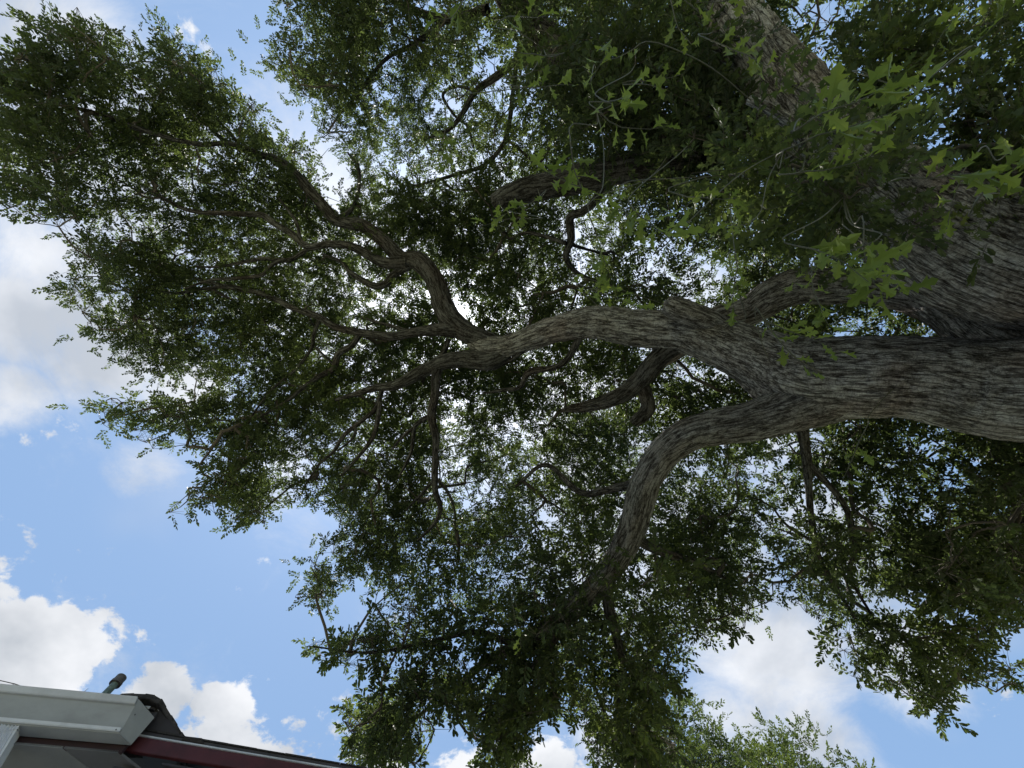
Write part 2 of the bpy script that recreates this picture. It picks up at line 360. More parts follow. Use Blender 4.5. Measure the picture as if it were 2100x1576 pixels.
# broken stub hugging the middle limb
limb(px([(1500, 690, 4.85, 40), (1460, 662, 4.8, 46), (1420, 644, 4.78, 46), (1385, 632, 4.78, 46), (1366, 625, 4.8, 36)]), 'stub', 0.02, None, 1.2, cap=True)
# F: dark forked limb under the middle limb
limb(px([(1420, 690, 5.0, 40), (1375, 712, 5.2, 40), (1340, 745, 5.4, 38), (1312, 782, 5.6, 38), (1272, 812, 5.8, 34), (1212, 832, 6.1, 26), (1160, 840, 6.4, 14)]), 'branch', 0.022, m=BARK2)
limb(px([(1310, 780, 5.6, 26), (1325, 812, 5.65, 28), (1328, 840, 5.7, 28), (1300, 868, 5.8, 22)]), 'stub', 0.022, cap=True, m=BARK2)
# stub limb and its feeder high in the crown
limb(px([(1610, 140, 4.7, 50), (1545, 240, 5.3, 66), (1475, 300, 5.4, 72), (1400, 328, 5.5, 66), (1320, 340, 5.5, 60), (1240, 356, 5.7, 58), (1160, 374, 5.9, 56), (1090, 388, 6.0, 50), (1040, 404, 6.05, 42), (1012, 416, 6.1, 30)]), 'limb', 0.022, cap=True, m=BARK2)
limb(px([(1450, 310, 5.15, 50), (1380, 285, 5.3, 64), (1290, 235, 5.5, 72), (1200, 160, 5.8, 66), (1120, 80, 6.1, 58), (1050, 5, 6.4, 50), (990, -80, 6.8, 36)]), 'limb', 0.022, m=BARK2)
# grey smooth fork near the big stem
limb(px([(1730, 262, 3.75, 24), (1685, 254, 3.6, 22), (1640, 256, 3.5, 20)]), 'branch', 0.015, furrow=.3)
limb(px([(1660, 330, 3.6, 12), (1650, 300, 3.5, 20), (1630, 262, 3.5, 24), (1600, 238, 3.5, 24), (1570, 220, 3.5, 21), (1535, 205, 3.55, 17)]), 'branch', 0.015, furrow=.3, cap=True)
limb(px([(1650, 300, 3.5, 12), (1630, 318, 3.5, 11), (1590, 340, 3.55, 9), (1540, 352, 3.6, 8), (1480, 362, 3.7, 5)]), 'branch', 0.02, furrow=.3)
limb(px([(1700, 230, 3.7, 12), (1650, 190, 3.6, 10), (1600, 165, 3.6, 8)]), 'branch', 0.02, furrow=.3)
limb(px([(1500, 110, 4.4, 9), (1470, 100, 4.3, 10), (1452, 60, 4.3, 8)]), 'branch', 0.02, furrow=.3)
# low dark limb at the right edge of the view
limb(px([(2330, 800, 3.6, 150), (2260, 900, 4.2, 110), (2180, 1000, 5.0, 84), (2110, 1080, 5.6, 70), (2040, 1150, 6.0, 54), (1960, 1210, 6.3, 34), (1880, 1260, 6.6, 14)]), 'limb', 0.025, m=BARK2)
# limb out of frame at upper right
limb(px([(2200, 540, 3.5, 120), (2200, 350, 3.6, 110), (2330, 180, 3.9, 80), (2350, 20, 4.4, 50), (2300, -120, 5, 24)]), 'limb', 0.03)

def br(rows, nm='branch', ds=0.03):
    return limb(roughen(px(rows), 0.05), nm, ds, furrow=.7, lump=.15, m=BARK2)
# upper left system
br([(1030, 712, 6.4, 40), (990, 694, 6.5, 42), (945, 672, 6.6, 44), (915, 640, 6.7, 44), (898, 595, 6.8, 40), (880, 558, 6.9, 40), (855, 538, 7.0, 38), (825, 530, 7.1, 32), (795, 503, 7.1, 27), (745, 468, 7.2, 26), (693, 447, 7.2, 24), (650, 408, 7.2, 22), (610, 362, 7.3, 20), (570, 328, 7.4, 16), (525, 313, 7.5, 12), (465, 298, 7.6, 9), (420, 250, 7.7, 6)])
br([(367, 290, 6.7, 8), (283, 263, 6.5, 10), (213, 237, 6.4, 9), (133, 213, 6.3, 7), (27, 163, 6.2, 4)][::-1][::-1])
br([(560, 325, 7.4, 8), (480, 300, 7.1, 9), (420, 298, 6.9, 9), (367, 290, 6.7, 9)])
br([(500, 310, 7.5, 9), (467, 275, 7.4, 7), (443, 240, 7.3, 4)])
br([(833, 540, 7.0, 26), (790, 540, 7.0, 22), (755, 522, 7.0, 19), (717, 508, 7.0, 17), (675, 500, 7.0, 15), (633, 505, 7.0, 14), (600, 482, 7.0, 14), (560, 455, 7.0, 13), (533, 443, 7.0, 12), (467, 437, 6.9, 10), (383, 430, 6.8, 8), (310, 395, 6.7, 5)])
br([(615, 490, 7.0, 8), (608, 455, 7.0, 7), (590, 430, 7.0, 5), (575, 405, 7.0, 4)])
br([(850, 540, 7.0, 16), (812, 563, 7.0, 15), (790, 582, 7.0, 15), (767, 588, 7.0, 14), (740, 574, 7.0, 12), (717, 558, 7.0, 10), (700, 535, 7.1, 8), (660, 520, 7.1, 6)])
br([(633, 510, 7.0, 9), (590, 530, 7.0, 9), (545, 533, 7.0, 8), (500, 536, 7.0, 7), (450, 546, 7.0, 5), (400, 552, 7.0, 4)])
br([(585, 531, 7.0, 8), (557, 545, 7.0, 8), (540, 567, 7.0, 8), (483, 570, 7.0, 7), (430, 575, 7.0, 6), (380, 590, 7.0, 4)])
br([(693, 447, 7.2, 10), (720, 430, 7.3, 9), (733, 400, 7.4, 8), (733, 345, 7.5, 7), (712, 310, 7.6, 4)])
# straight left system
br([(1010, 700, 6.45, 34), (960, 682, 6.55, 32), (905, 677, 6.6, 28), (850, 684, 6.7, 20), (800, 690, 6.8, 18), (745, 684, 6.9, 16), (690, 668, 7.0, 15), (650, 652, 7.0, 14), (600, 632, 7.1, 12), (540, 605, 7.1, 11), (470, 588, 7.2, 9), (400, 572, 7.2, 7), (340, 545, 7.2, 5)])
br([(470, 588, 7.2, 6), (420, 592, 7.2, 6), (360, 600, 7.2, 5), (310, 590, 7.2, 3)])
br([(738, 685, 6.9, 13), (722, 708, 6.9, 13), (700, 727, 6.9, 13), (682, 755, 6.9, 13), (650, 778, 6.9, 10), (615, 800, 6.9, 9), (570, 830, 6.9, 7), (500, 870, 6.9, 5)])
br([(690, 756, 6.9, 6), (668, 735, 6.9, 5), (648, 712, 6.9, 5)])
br([(655, 655, 7.0, 9), (646, 690, 7.0, 8), (638, 715, 7.0, 7), (605, 760, 7.0, 6), (560, 800, 7.0, 5), (520, 850, 7.0, 3)])
br([(850, 684, 6.7, 9), (800, 668, 6.8, 7), (740, 655, 7.0, 4)])
# lower left system
br([(1040, 720, 6.4, 42), (1000, 738, 6.4, 40), (950, 735, 6.5, 34), (905, 745, 6.5, 30), (860, 768, 6.6, 26), (815, 790, 6.6, 20), (770, 797, 6.6, 16), (735, 806, 6.7, 12), (690, 820, 6.8, 6)])
br([(920, 695, 6.6, 12), (905, 725, 6.6, 12), (885, 752, 6.6, 10), (868, 785, 6.7, 6)])
br([(783, 798, 6.6, 10), (778, 826, 6.6, 10), (765, 845, 6.6, 9), (730, 875, 6.6, 9), (703, 896, 6.6, 9), (683, 922, 6.6, 7), (650, 955, 6.6, 5), (620, 1000, 6.7, 3)])
br([(730, 875, 6.6, 6), (722, 898, 6.6, 5), (690, 925, 6.6, 4)])
br([(780, 822, 6.6, 10), (776, 868, 6.6, 10), (758, 902, 6.6, 9), (735, 935, 6.6, 7), (700, 975, 6.6, 4)])
br([(905, 742, 6.5, 24), (894, 770, 6.5, 20), (890, 810, 6.5, 18), (888, 850, 6.5, 18), (893, 900, 6.4, 15), (893, 950, 6.3, 14), (892, 1005, 6.3, 13), (900, 1040, 6.3, 11), (890, 1080, 6.2, 8), (850, 1110, 6.2, 5)])
br([(886, 850, 6.5, 11), (855, 874, 6.5, 10), (845, 900, 6.5, 8), (843, 935, 6.4, 7), (820, 980, 6.4, 5)])
br([(850, 876, 6.5, 7), (825, 900, 6.5, 6), (800, 925, 6.5, 4)])
br([(892, 985, 6.3, 8), (872, 1000, 6.3, 7), (860, 1020, 6.3, 5), (835, 1050, 6.2, 3)])
br([(893, 980, 6.3, 8), (915, 1010, 6.3, 7), (930, 1040, 6.3, 5), (935, 1090, 6.2, 3)])
# small dark branches hanging below and above the middle limb
br([(1190, 690, 5.8, 16), (1165, 730, 5.9, 13), (1137, 757, 6.0, 12), (1087, 770, 6.1, 13), (1065, 790, 6.2, 10), (1027, 798, 6.3, 8), (990, 810, 6.5, 4)])
br([(1090, 705, 6.1, 14), (1070, 722, 6.2, 12), (1045, 735, 6.3, 8), (1010, 760, 6.5, 5)])
br([(1245, 362, 5.7, 22), (1225, 410, 5.9, 18), (1195, 435, 6.1, 16), (1172, 450, 6.2, 17), (1166, 490, 6.4, 16), (1160, 530, 6.6, 12), (1185, 560, 6.8, 8), (1230, 580, 7, 4)])
br([(1162, 500, 6.4, 9), (1120, 485, 6.6, 8), (1080, 480, 6.8, 7), (1040, 485, 7, 5), (1015, 450, 7.2, 4), (1000, 420, 7.3, 3)])
br([(1166, 500, 6.5, 8), (1195, 510, 6.6, 6), (1250, 525, 6.8, 4)])
br([(1100, 70, 6.2, 18), (1060, 120, 6.6, 16), (1020, 160, 7.0, 15), (977, 188, 7.3, 13), (950, 235, 7.5, 11), (920, 265, 7.6, 8), (880, 285, 7.8, 4)])
br([(977, 188, 7.3, 7), (935, 178, 7.5, 6), (910, 200, 7.6, 6), (935, 240, 7.7, 5), (960, 262, 7.8, 5), (968, 300, 8, 5)])
br([(1060, 120, 6.6, 9), (1050, 190, 7.0, 9), (1035, 280, 7.3, 9), (995, 335, 7.5, 8), (935, 360, 7.6, 7), (868, 378, 7.8, 4)])
br([(1000, 20, 6.6, 20), (920, 40, 7.0, 18), (850, 20, 7.3, 14), (780, -20, 7.5, 10)])
br([(910, 45, 7.0, 12), (850, 90, 7.2, 11), (790, 120, 7.3, 8), (730, 200, 7.4, 6), (690, 240, 7.4, 3)])
br([(1295, 1100, 5.05, 24), (1360, 1130, 5.3, 18), (1430, 1150, 5.6, 12), (1500, 1190, 5.9, 6)])
br([(1325, 985, 4.9, 22), (1260, 1000, 5.3, 16), (1190, 1010, 5.7, 13), (1120, 950, 6.1, 9), (1060, 1000, 6.4, 6)])
br([(1240, 1180, 5.2, 26), (1250, 1260, 5.2, 22), (1270, 1340, 5.2, 16), (1265, 1430, 5.2, 10), (1250, 1520, 5.2, 5)])
br([(1180, 1245, 5.3, 20), (1120, 1330, 5.3, 15), (1050, 1420, 5.2, 10), (970, 1480, 5.2, 5)])
br([(1060, 1325, 5.6, 14), (980, 1300, 5.6, 12), (880, 1320, 5.5, 8), (760, 1340, 5.4, 5), (640, 1330, 5.3, 3)])
br([(1640, 850, 4.5, 26), (1655, 940, 4.9, 18), (1660, 1040, 5.1, 12), (1676, 1130, 5.4, 12), (1700, 1180, 5.6, 10), (1760, 1280, 5.8, 6)])
br([(1657, 950, 4.9, 13), (1730, 1040, 5.1, 12), (1752, 1120, 5.3, 11), (1745, 1185, 5.5, 8), (1800, 1280, 5.7, 4)])
SK = np.vstack(SKEL)

# ------------------------------------------------------------------ crown: outline seen from below, thickness, gaps
OUT = [(-260, 130), (-260, 380), (-60, 430), (55, 455), (120, 500), (160, 560), (95, 585), (165, 640), (195, 700), (250, 745), (300, 775), (330, 800), (190, 822), (195, 870), (265, 890), (300, 925), (400, 925), (410, 985), (330, 1035), (350, 1068), (430, 1045), (470, 1085), (525, 1095), (570, 1050), (640, 1030), (690, 1045), (700, 1090), (645, 1130),
       (620, 1180), (600, 1240), (650, 1250), (700, 1205), (745, 1190), (770, 1250), (735, 1295), (600, 1325), (640, 1350), (720, 1375), (770, 1405), (720, 1450), (695, 1480), (700, 1530), (720, 1600), (870, 1600), (880, 1510), (930, 1475), (960, 1520), (975, 1600), (1110, 1600), (1110, 1500), (1155, 1470), (1200, 1510),
       (1215, 1700), (1400, 1700), (1390, 1500), (1355, 1430), (1430, 1410), (1390, 1375), (1415, 1330), (1480, 1320), (1530, 1290), (1560, 1255), (1545, 1228), (1620, 1245), (1655, 1270), (1690, 1320), (1705, 1370), (1780, 1400), (1850, 1430), (1905, 1460), (1965, 1490), (1950, 1440), (2000, 1405), (2100, 1430), (2140, 1400), (2050, 1350), (2040, 1330), (2110, 1300),
       (2350, 1250), (2500, 600), (2400, -300), (1400, -420), (700, -350), (560, -60), (570, 55), (530, 75), (555, 150), (610, 195), (645, 235), (650, 275), (700, 340), (715, 410), (672, 405), (640, 345), (610, 300), (575, 245), (520, 190), (470, 165), (420, 110), (370, 62), (330, 35), (320, 75), (265, 70), (205, 50), (180, 8), (110, -5), (55, 25), (60, 75), (0, 110)]
OUT = np.array(OUT, float)
def inside(u, v, poly=OUT):
    r = np.zeros(len(u), bool); x, y = poly[:, 0], poly[:, 1]; j = len(poly)-1
    for i in range(len(poly)):
        c = ((y[i] > v) != (y[j] > v)) & (u < (x[j]-x[i])*(v-y[i])/(y[j]-y[i]+1e-9)+x[i]); r ^= c; j = i
    return r
# gaps in the crown where bright sky shows: u, v, ru, rv, strength
GAPS = [(385, 800, 45, 28, 1), (370, 525, 32, 16, 1), (250, 470, 90, 20, .8), (120, 470, 60, 25, 1), (945, 655, 30, 30, 1), (690, 727, 50, 18, .8), (1168, 460, 26, 55, .9), (905, 360, 80, 26, .75), (800, 150, 26, 60, .7),
        (890, 30, 30, 40, .7), (1010, 170, 30, 40, .6), (900, 220, 28, 45, .7), (980, 1020, 45, 30, .9), (900, 1000, 12, 60, .8), (925, 900, 16, 60, .8), (1100, 960, 30, 14, .9), (1130, 1055, 40, 24, .8), (1590, 900, 50, 22, .5), (1560, 965, 40, 30, .9), (1640, 1080, 34, 60, .6),
        (1590, 1180, 30, 40, .6), (1900, 910, 70, 20, .8), (1820, 1000, 50, 22, .5), (1890, 1070, 26, 14, .8), (1830, 1240, 70, 22, .8), (1940, 1260, 60, 20, .8), (1400, 770, 40, 20, .8), (1860, 655, 110, 34, .3), (1460, 560, 50, 40, .7), (1330, 540, 50, 45, .6), (1240, 450, 50, 40, .4), (1390, 425, 24, 24, .7),
        (1640, 30, 50, 40, .6), (1690, 110, 45, 50, .8), (1730, 20, 60, 30, .7), (2080, 170, 75, 150, .5), (2090, 290, 50, 60, .5), (1960, 300, 70, 40, .5), (1900, 330, 40, 30, .7), (1900, 110, 230, 170, .42), (1980, 330, 130, 90, .4), (1850, 1000, 200, 90, .2), (1150, 1280, 230, 150, .22), (1600, 1000, 120, 80, .3), (1450, 325, 30, 14, .8), (1500, 170, 14, 40, .6), (450, 300, 50, 24, .5), (270, 210, 60, 24, .5), (240, 380, 60, 30, .6), (540, 350, 30, 14, .5),
        (730, 890, 30, 50, .5), (640, 600, 30, 20, .5), (820, 620, 40, 30, .4), (1450, 1170, 20, 16, .5), (1300, 1180, 14, 10, .6), (850, 1350, 40, 26, .6), (1000, 1420, 30, 18, .5), (870, 1480, 40, 40, .6), (760, 1230, 40, 40, .6), (600, 960, 80, 20, .9), (470, 850, 30, 14, .4), (1390, 1250, 20, 14, .5), (1200, 1400, 18, 14, .5), (1040, 905, 20, 14, .4)]
def gapw(u, v):
    g = np.zeros(len(u))
    for (a, b, ru, rv, s) in GAPS:
        d = ((u-a)/ru)**2+((v-b)/rv)**2; g = np.maximum(g, s*np.clip(1.6-d, 0, 1))
    return g
# depth of the crown's underside and its thickness, control points u, v, near, thick
DC = np.array([(100, 150, 5.4, 1.6), (300, 300, 6.6, 1.5), (100, 400, 5.4, 1.2), (300, 650, 7.0, 1.4), (250, 850, 6.3, 1.0), (400, 1050, 6.0, 1.0), (550, 420, 7.4, 1.8), (500, 600, 7.3, 1.8), (650, 800, 7.1, 1.8), (700, 1000, 6.8, 1.5), (680, 1180, 6.2, 1.2), (850, 300, 7.6, 2.4), (620, 150, 6.5, 2.0), (950, 600, 7.6, 3.0), (1000, 900, 7.2, 2.5),
               (800, 1350, 5.0, 1.3), (1200, 1180, 5.25, 2.4), (1000, 1500, 4.6, 1.3), (1300, 1350, 4.9, 2.0), (1300, 1550, 4.7, 1.5), (1250, 950, 6.6, 2.5), (1200, 450, 7.4, 3.0), (1100, 100, 5.6, 3.0), (1250, 200, 5.0, 3.2), (1420, 230, 4.1, 3.4), (1540, 350, 4.0, 3), (1600, 110, 5.2, 2), (1660, 230, 4.8, 2), (1500, 500, 6.4, 3.0), (1450, 1150, 5.6, 2.0), (1650, 1200, 5.7, 1.6), (1850, 1380, 5.2, 1.0), (2000, 1150, 4.4, 1.8),
               (1750, 950, 5.2, 2.0), (1900, 700, 5.4, 2.0), (1730, 390, 2.7, 0.9), (1740, 560, 5.6, 2.0), (1610, 520, 5.8, 2.4), (1860, 560, 5.2, 2.0), (1600, 280, 4.2, 2.2), (1790, 230, 3.6, 2.4), (1900, 200, 3.3, 2.0), (2080, 350, 2.9, 1.6), (1800, 50, 3.8, 2.2), (2300, 0, 3.6, 2), (2350, 1100, 4, 2), (1400, -300, 6, 3), (-200, 0, 5.6, 1.5)])
def depth(u, v):
    d = (u[:, None]-DC[:, 0])**2+(v[:, None]-DC[:, 1])**2+2500; w = 1/d**1.6; w /= w.sum(1)[:, None]
    return w@DC[:, 2], w@DC[:, 3]
BOUND = [(-250, 2450, -380, 1680)]
def sample_hubs(n):
    out = []
    while sum(len(o) for o in out) < n:
        m = 4000; u = rng.uniform(-260, 2450, m); v = rng.uniform(-380, 1680, m)
        k = inside(u, v) & (rng.random(m) > gapw(u, v)*0.8); off = (u < -60) | (u > 2160) | (v < -60) | (v > 1620)
        k &= ~off | (rng.random(m) < 0.33)
        u, v = u[k], v[k]; a, b = depth(u, v); t = a+b*rng.random(len(u))**1.15
        out.append(CAM+np.stack([ray(x, y) for x, y in zip(u, v)])*t[:, None])
    return np.vstack(out)[:n]
HUBS = sample_hubs(3000)
# low hanging clumps that stand in front of the big stems: u, v, distance, spread in pixels, count
CL = [(1150, 1190, 4.9, 70, 5), (1340, 1200, 4.9, 50, 3), (1110, 1310, 4.8, 60, 6), (1460, 60, 4.2, 40, 5), (1700, 380, 2.9, 60, 8), (1610, 350, 3.2, 50, 5), (1130, 120, 4.9, 60, 9), (1240, 240, 4.6, 50, 7), (1400, 250, 4.4, 50, 6), (1330, 150, 4.6, 70, 10),
      (1500, 300, 4.3, 40, 5), (1950, 1150, 4.8, 70, 5), (1720, 1010, 4.8, 60, 3), (2060, 1060, 4.4, 60, 5), (920, 850, 7.6, 150, 34), (1020, 560, 8.2, 150, 26), (1100, 480, 8.0, 120, 14), (1750, 1100, 5.2, 90, 8)]
ex = []
for (a_, b_, t_, sp_, n_h) in CL:
    for _ in range(n_h): ex.append(at(a_+rng.normal(0, sp_*.6), b_+rng.normal(0, sp_*.6), t_*rng.uniform(.96, 1.12)))
HUBS = np.vstack([HUBS, np.array(ex)])

# ------------------------------------------------------------------ branchlets: every hub is joined to the nearest wood
def grow(HB, SKL, tree, twig_name='twig'):
    n = len(HB); pos = np.vstack([HB]); par = np.full(n, -1); done = np.zeros(n, bool)
    d2 = np.full(n, 1e9); att = np.zeros((n, 3)); 
    for s0 in range(0, n, 256):
        D = np.linalg.norm(HB[s0:s0+256, None]-SKL[None, :, :3], axis=2)+0.15
        # twigs leave the wood from below or beside, never from far above them
        j = D.argmin(1); d2[s0:s0+256] = D[np.arange(len(j)), j]; att[s0:s0+256] = SKL[j, :3]
    pl = np.zeros(n); order = []; src = np.full(n, -1); best = d2.copy()
    for _ in range(n):
        i = int(np.where(done, 1e9, best).argmin()); done[i] = True; order.append(i); par[i] = src[i]
        if src[i] >= 0: pl[i] = pl[src[i]]+np.linalg.norm(HB[i]-HB[src[i]])
        else: pl[i] = 0.0
        d = np.linalg.norm(HB-HB[i], axis=1)+0.18*pl[i]
        m = (d < best) & ~done; best[m] = d[m]; src[m] = i
    cnt = np.ones(n)
    for i in reversed(order):
        if par[i] >= 0: cnt[par[i]] += cnt[i]
    kids = {}
    for i in range(n): kids.setdefault(int(par[i]), []).append(i)
    chains = []
    stack = [(i, att[i]) for i in kids.get(-1, [])]
    while stack:
        i, start = stack.pop(); ch = [start, HB[i]]; cn = [cnt[i], cnt[i]]; k = kids.get(i, [])
        while k:
            k = sorted(k, key=lambda a: -cnt[a]); nx = k[0]
            for o in k[1:]: stack.append((o, HB[i]))
            ch.append(HB[nx]); cn.append(cnt[nx]); i = nx; k = kids.get(i, [])
        chains.append((np.array(ch), np.array(cn)))
    return chains
def thin_tube(P, r, seg=4):
    T, A, B = frames(P); th = np.linspace(0, 2*math.pi, seg, endpoint=False); n = len(P)
    V = P[:, None]+r[:, None, None]*(A[:, None]*np.cos(th)[None, :, None]+B[:, None]*np.sin(th)[None, :, None])
    i = np.arange(n*seg).reshape(n, seg); j = np.roll(i, -1, 1)
    return V.reshape(-1, 3), np.stack([i[:-1].ravel(), j[:-1].ravel(), j[1:].ravel(), i[1:].ravel()], 1)
def merged(parts, name, m, parent, kind=None, **kw):
    VV, QQ, o = [], [], 0
    for V, Q in parts: VV.append(V); QQ.append(Q+o); o += len(V)
    return link(name, mesh_np(name, np.vstack(VV), np.vstack(QQ), True), m, parent, kind)
chains = grow(HUBS, SK, oak)
chains.sort(key=lambda c: -c[1][0])
small = []
for k, (P, c) in enumerate(chains):
    r = 0.0042*np.sqrt(c)+0.0025; r[-1] *= 0.5
    S = catmull(np.column_stack([P, r]), 0.16); S[1:-1, :3] += rng.normal(0, 0.018, (len(S)-2, 3))
    if k < 130 and c[0] >= 5:
        V, Q = thin_tube(S[:, :3], np.maximum(S[:, 3], .002), 7); link('branch', mesh_np('branch', V, Q), TWIG, oak)
    else: small.append(thin_tube(S[:, :3], np.maximum(S[:, 3], .002), 4))

# ------------------------------------------------------------------ leaf sprays
def leaf_small(L_, W, fold, curl):
    # obovate blade in +x, two halves folded along the midrib
    h = fold
    return np.array([(0, 0, 0), (.5*L_, W*.52, h*.6), (.86*L_, W*.5, h-curl*.6), (L_, 0, -curl), (.86*L_, -W*.5, h-curl*.6), (.5*L_, -W*.52, h*.6)]), np.array([(0, 3, 2, 1), (0, 5, 4, 3)])
LOB = [(0, .0), (.10, .05), (.30, .10), (.36, .42), (.47, .16), (.58, .14), (.70, .50), (.76, .18), (.86, .26), (1.0, .0)]
def leaf_tiny(L_, W, fold, curl):
    return np.array([(0, 0, 0), (.66*L_, W*.56, fold*.5), (L_, 0, -curl), (.62*L_, -W*.52, fold*.5)]), np.array([(0, 3, 2, 1)])
def leaf_micro(L_, W, fold, curl):
    return np.array([(0, 0, 0), (.95*L_, W*.55, fold*.5), (1.0*L_, -W*.5, -curl)]), np.array([(0, 2, 1)])
def leaf_lobed(L_, W, fold, curl, twist=0.0):
    V = []; n = len(LOB)
    for x, y in LOB: V.append((x*L_, 0, -curl*x*x))
    for x, y in LOB[1:-1]: V.append((x*L_+(0.06*L_ if y > .3 else 0), W*y, fold*y-curl*x*x+twist*y*x))
    for x, y in LOB[1:-1]: V.append((x*L_+(0.06*L_ if y > .3 else 0), -W*y, fold*y-curl*x*x-twist*y*x))
    q = []; m = n-2
    for s in (0, 1):
        o = n+s*m
        for i in range(1, n-2):
            f = (i, i+1, o+i, o+i-1); q.append(f if s == 0 else f[::-1])
        t = [(0, 1, o, o), (n-2, n-1, n-1, o+m-1)]
    Q = np.array(q); tr = []
    for s in (0, 1):
        o = n+s*m
        a, b = (0, 1, o), (n-2, n-1, o+m-1)
        tr += [a if s == 0 else a[::-1], b if s == 0 else b[::-1]]
    return np.array(V), Q, np.array(tr)
def rotm(ax, a):
    ax = ax/np.linalg.norm(ax); return np.array(Matrix.Rotation(a, 3, Vector(ax)))
def spray(kind, n, Ls, Lw, leng):
    VV, Q4, T3, tint, o = [], [], [], [], 0
    for i in range(n):
        x = leng*(0.12+0.88*i/(n-1)); side = 1 if i % 2 else -1
        ang = side*math.radians(rng.uniform(30, 75)*(1-0.75*(i/(n-1))**3)); L_ = Ls*rng.uniform(.7, 1.2); W = Lw*rng.uniform(.8, 1.15)
        if kind == 'small': V, q = leaf_small(L_, W, W*rng.uniform(0, .35), L_*rng.uniform(-.05, .25)); t = None
        elif kind == 'micro': V, q = leaf_micro(L_, W, W*rng.uniform(0, .5), L_*rng.uniform(-.05, .25)); t = None
        elif kind == 'tiny': V, q = leaf_tiny(L_, W, W*rng.uniform(0, .35), L_*rng.uniform(-.05, .25)); t = None
        else: V, q, t = leaf_lobed(L_, W*1.25, W*rng.uniform(0, .3), L_*rng.uniform(0, .3))
        Rm = rotm(np.array([0, 0, 1.]), ang)@rotm(np.array([0, 1., 0]), rng.uniform(-.5, .6))@rotm(np.array([1., 0, 0]), rng.normal(0, .55))
        V = V@Rm.T+np.array([x, 0, -0.10*x*x/leng+rng.normal(0, .004)])
        VV.append(V); Q4.append(q+o); tint.append(np.full(len(V), rng.normal(0, .10)))
        if t is not None: T3.append(t+o)
        o += len(V)
    # the shoot itself, three-sided
    P = np.array([[0, 0, 0], [leng, 0, -.1*leng]]); V, q = thin_tube(P, np.array([.0017, .0007]), 3)
    return np.vstack(VV), np.vstack(Q4), (np.vstack(T3) if T3 else None), np.concatenate(tint), (V, q)
def scatter(name, temps, pos, dirs, scl, tints, m, mtw, parent, roll=0.5, tw=True):
    """writes all sprays as one leaf mesh and one twig mesh"""
    VV, QQ, TT, tn, o = [], [], [], [], 0; TV, TQ, to = [], [], 0
    which = rng.integers(0, len(temps), len(pos))
    x = dirs/np.linalg.norm(dirs, axis=1)[:, None]
    up = np.array([0, 0, 1.])+rng.normal(0, roll, (len(pos), 3)); y = np.cross(up, x); y /= np.linalg.norm(y, axis=1)[:, None]+1e-9; z = np.cross(x, y)
    for k, (V, Q, T, ti, (sv, sq)) in enumerate(temps):
        s = np.where(which == k)[0]
        if not len(s): continue
        B = np.stack([x[s], y[s], z[s]], 1)*scl[s][:, None, None]
        W = np.einsum('vj,njk->nvk', V, B)+pos[s][:, None]
        VV.append(W.reshape(-1, 3)); base = o+np.arange(len(s))[:, None, None]*len(V)
        QQ.append((Q[None]+base).reshape(-1, Q.shape[1])); 
        if T is not None: TT.append((T[None]+base).reshape(-1, 3))
        tn.append((ti[None]+tints[s][:, None]).ravel()); o += W.shape[0]*W.shape[1]
        W = np.einsum('vj,njk->nvk', sv, B)+pos[s][:, None]; TV.append(W.reshape(-1, 3))
        TQ.append((sq[None]+to+np.arange(len(s))[:, None, None]*len(sv)).reshape(-1, 4)); to += W.shape[0]*W.shape[1]
    faces = [np.vstack(QQ)]+([np.vstack(TT)] if TT else [])
    ob = link(name, mesh_np(name, np.vstack(VV), faces, False, {'tint': ('FLOAT', np.concatenate(tn))}), m, parent, 'stuff')
    return ob, (np.vstack(TV), np.vstack(TQ))
def sprays_at(hubs, per, rad, warp=14, clip=True):
    n = len(hubs)*per; h = np.repeat(hubs, per, 0)
    d = rng.normal(0, 1, (n, 3)); d[:, 2] *= 0.65; d /= np.linalg.norm(d, axis=1)[:, None]
    rr = rad*rng.random(n)**0.5; P = h+d*rr[:, None]
    dr = d+rng.normal(0, .45, (n, 3)); dr[:, 2] -= 0.15
    if clip:
        tip = P+dr/np.linalg.norm(dr, axis=1)[:, None]*0.12
        u, v, t = project(tip); k = t > 1.5
        nn = fbm(tip*1.7+5, 2)
        w1 = np.stack([u/55, v/55, 0*u], 1); ju, jv = 26*fbm(w1, 2), 26*fbm(w1+31.7, 2)
        k &= inside(u+ju+rng.normal(0, 5, n), v+jv+rng.normal(0, 5, n)) & (rng.random(n) > gapw(u, v)*0.96) & (nn > -0.24+0.12*rng.normal(0, 1, n))
        ed = np.zeros(n, bool)
        for du_, dv_ in ((45, 0), (-45, 0), (0, 45), (0, -45)): ed |= ~inside(u+du_, v+dv_)
        k &= ~ed | (rr < .27)
        P, dr, h = P[k], dr[k], h[k]
    return P, dr, h
ST = [spray('small', 15, .072, .027, .24) for _ in range(7)]
TT_ = [spray('tiny', 15, .072, .029, .24) for _ in range(7)]
MT = [spray('micro', 20, .068, .030, .25) for _ in range(9)]
LT = [spray('lobed', 9, .105, .060, .24) for _ in range(5)]
P, D, H = sprays_at(HUBS, 22, 0.40)
u, v, t = project(P)
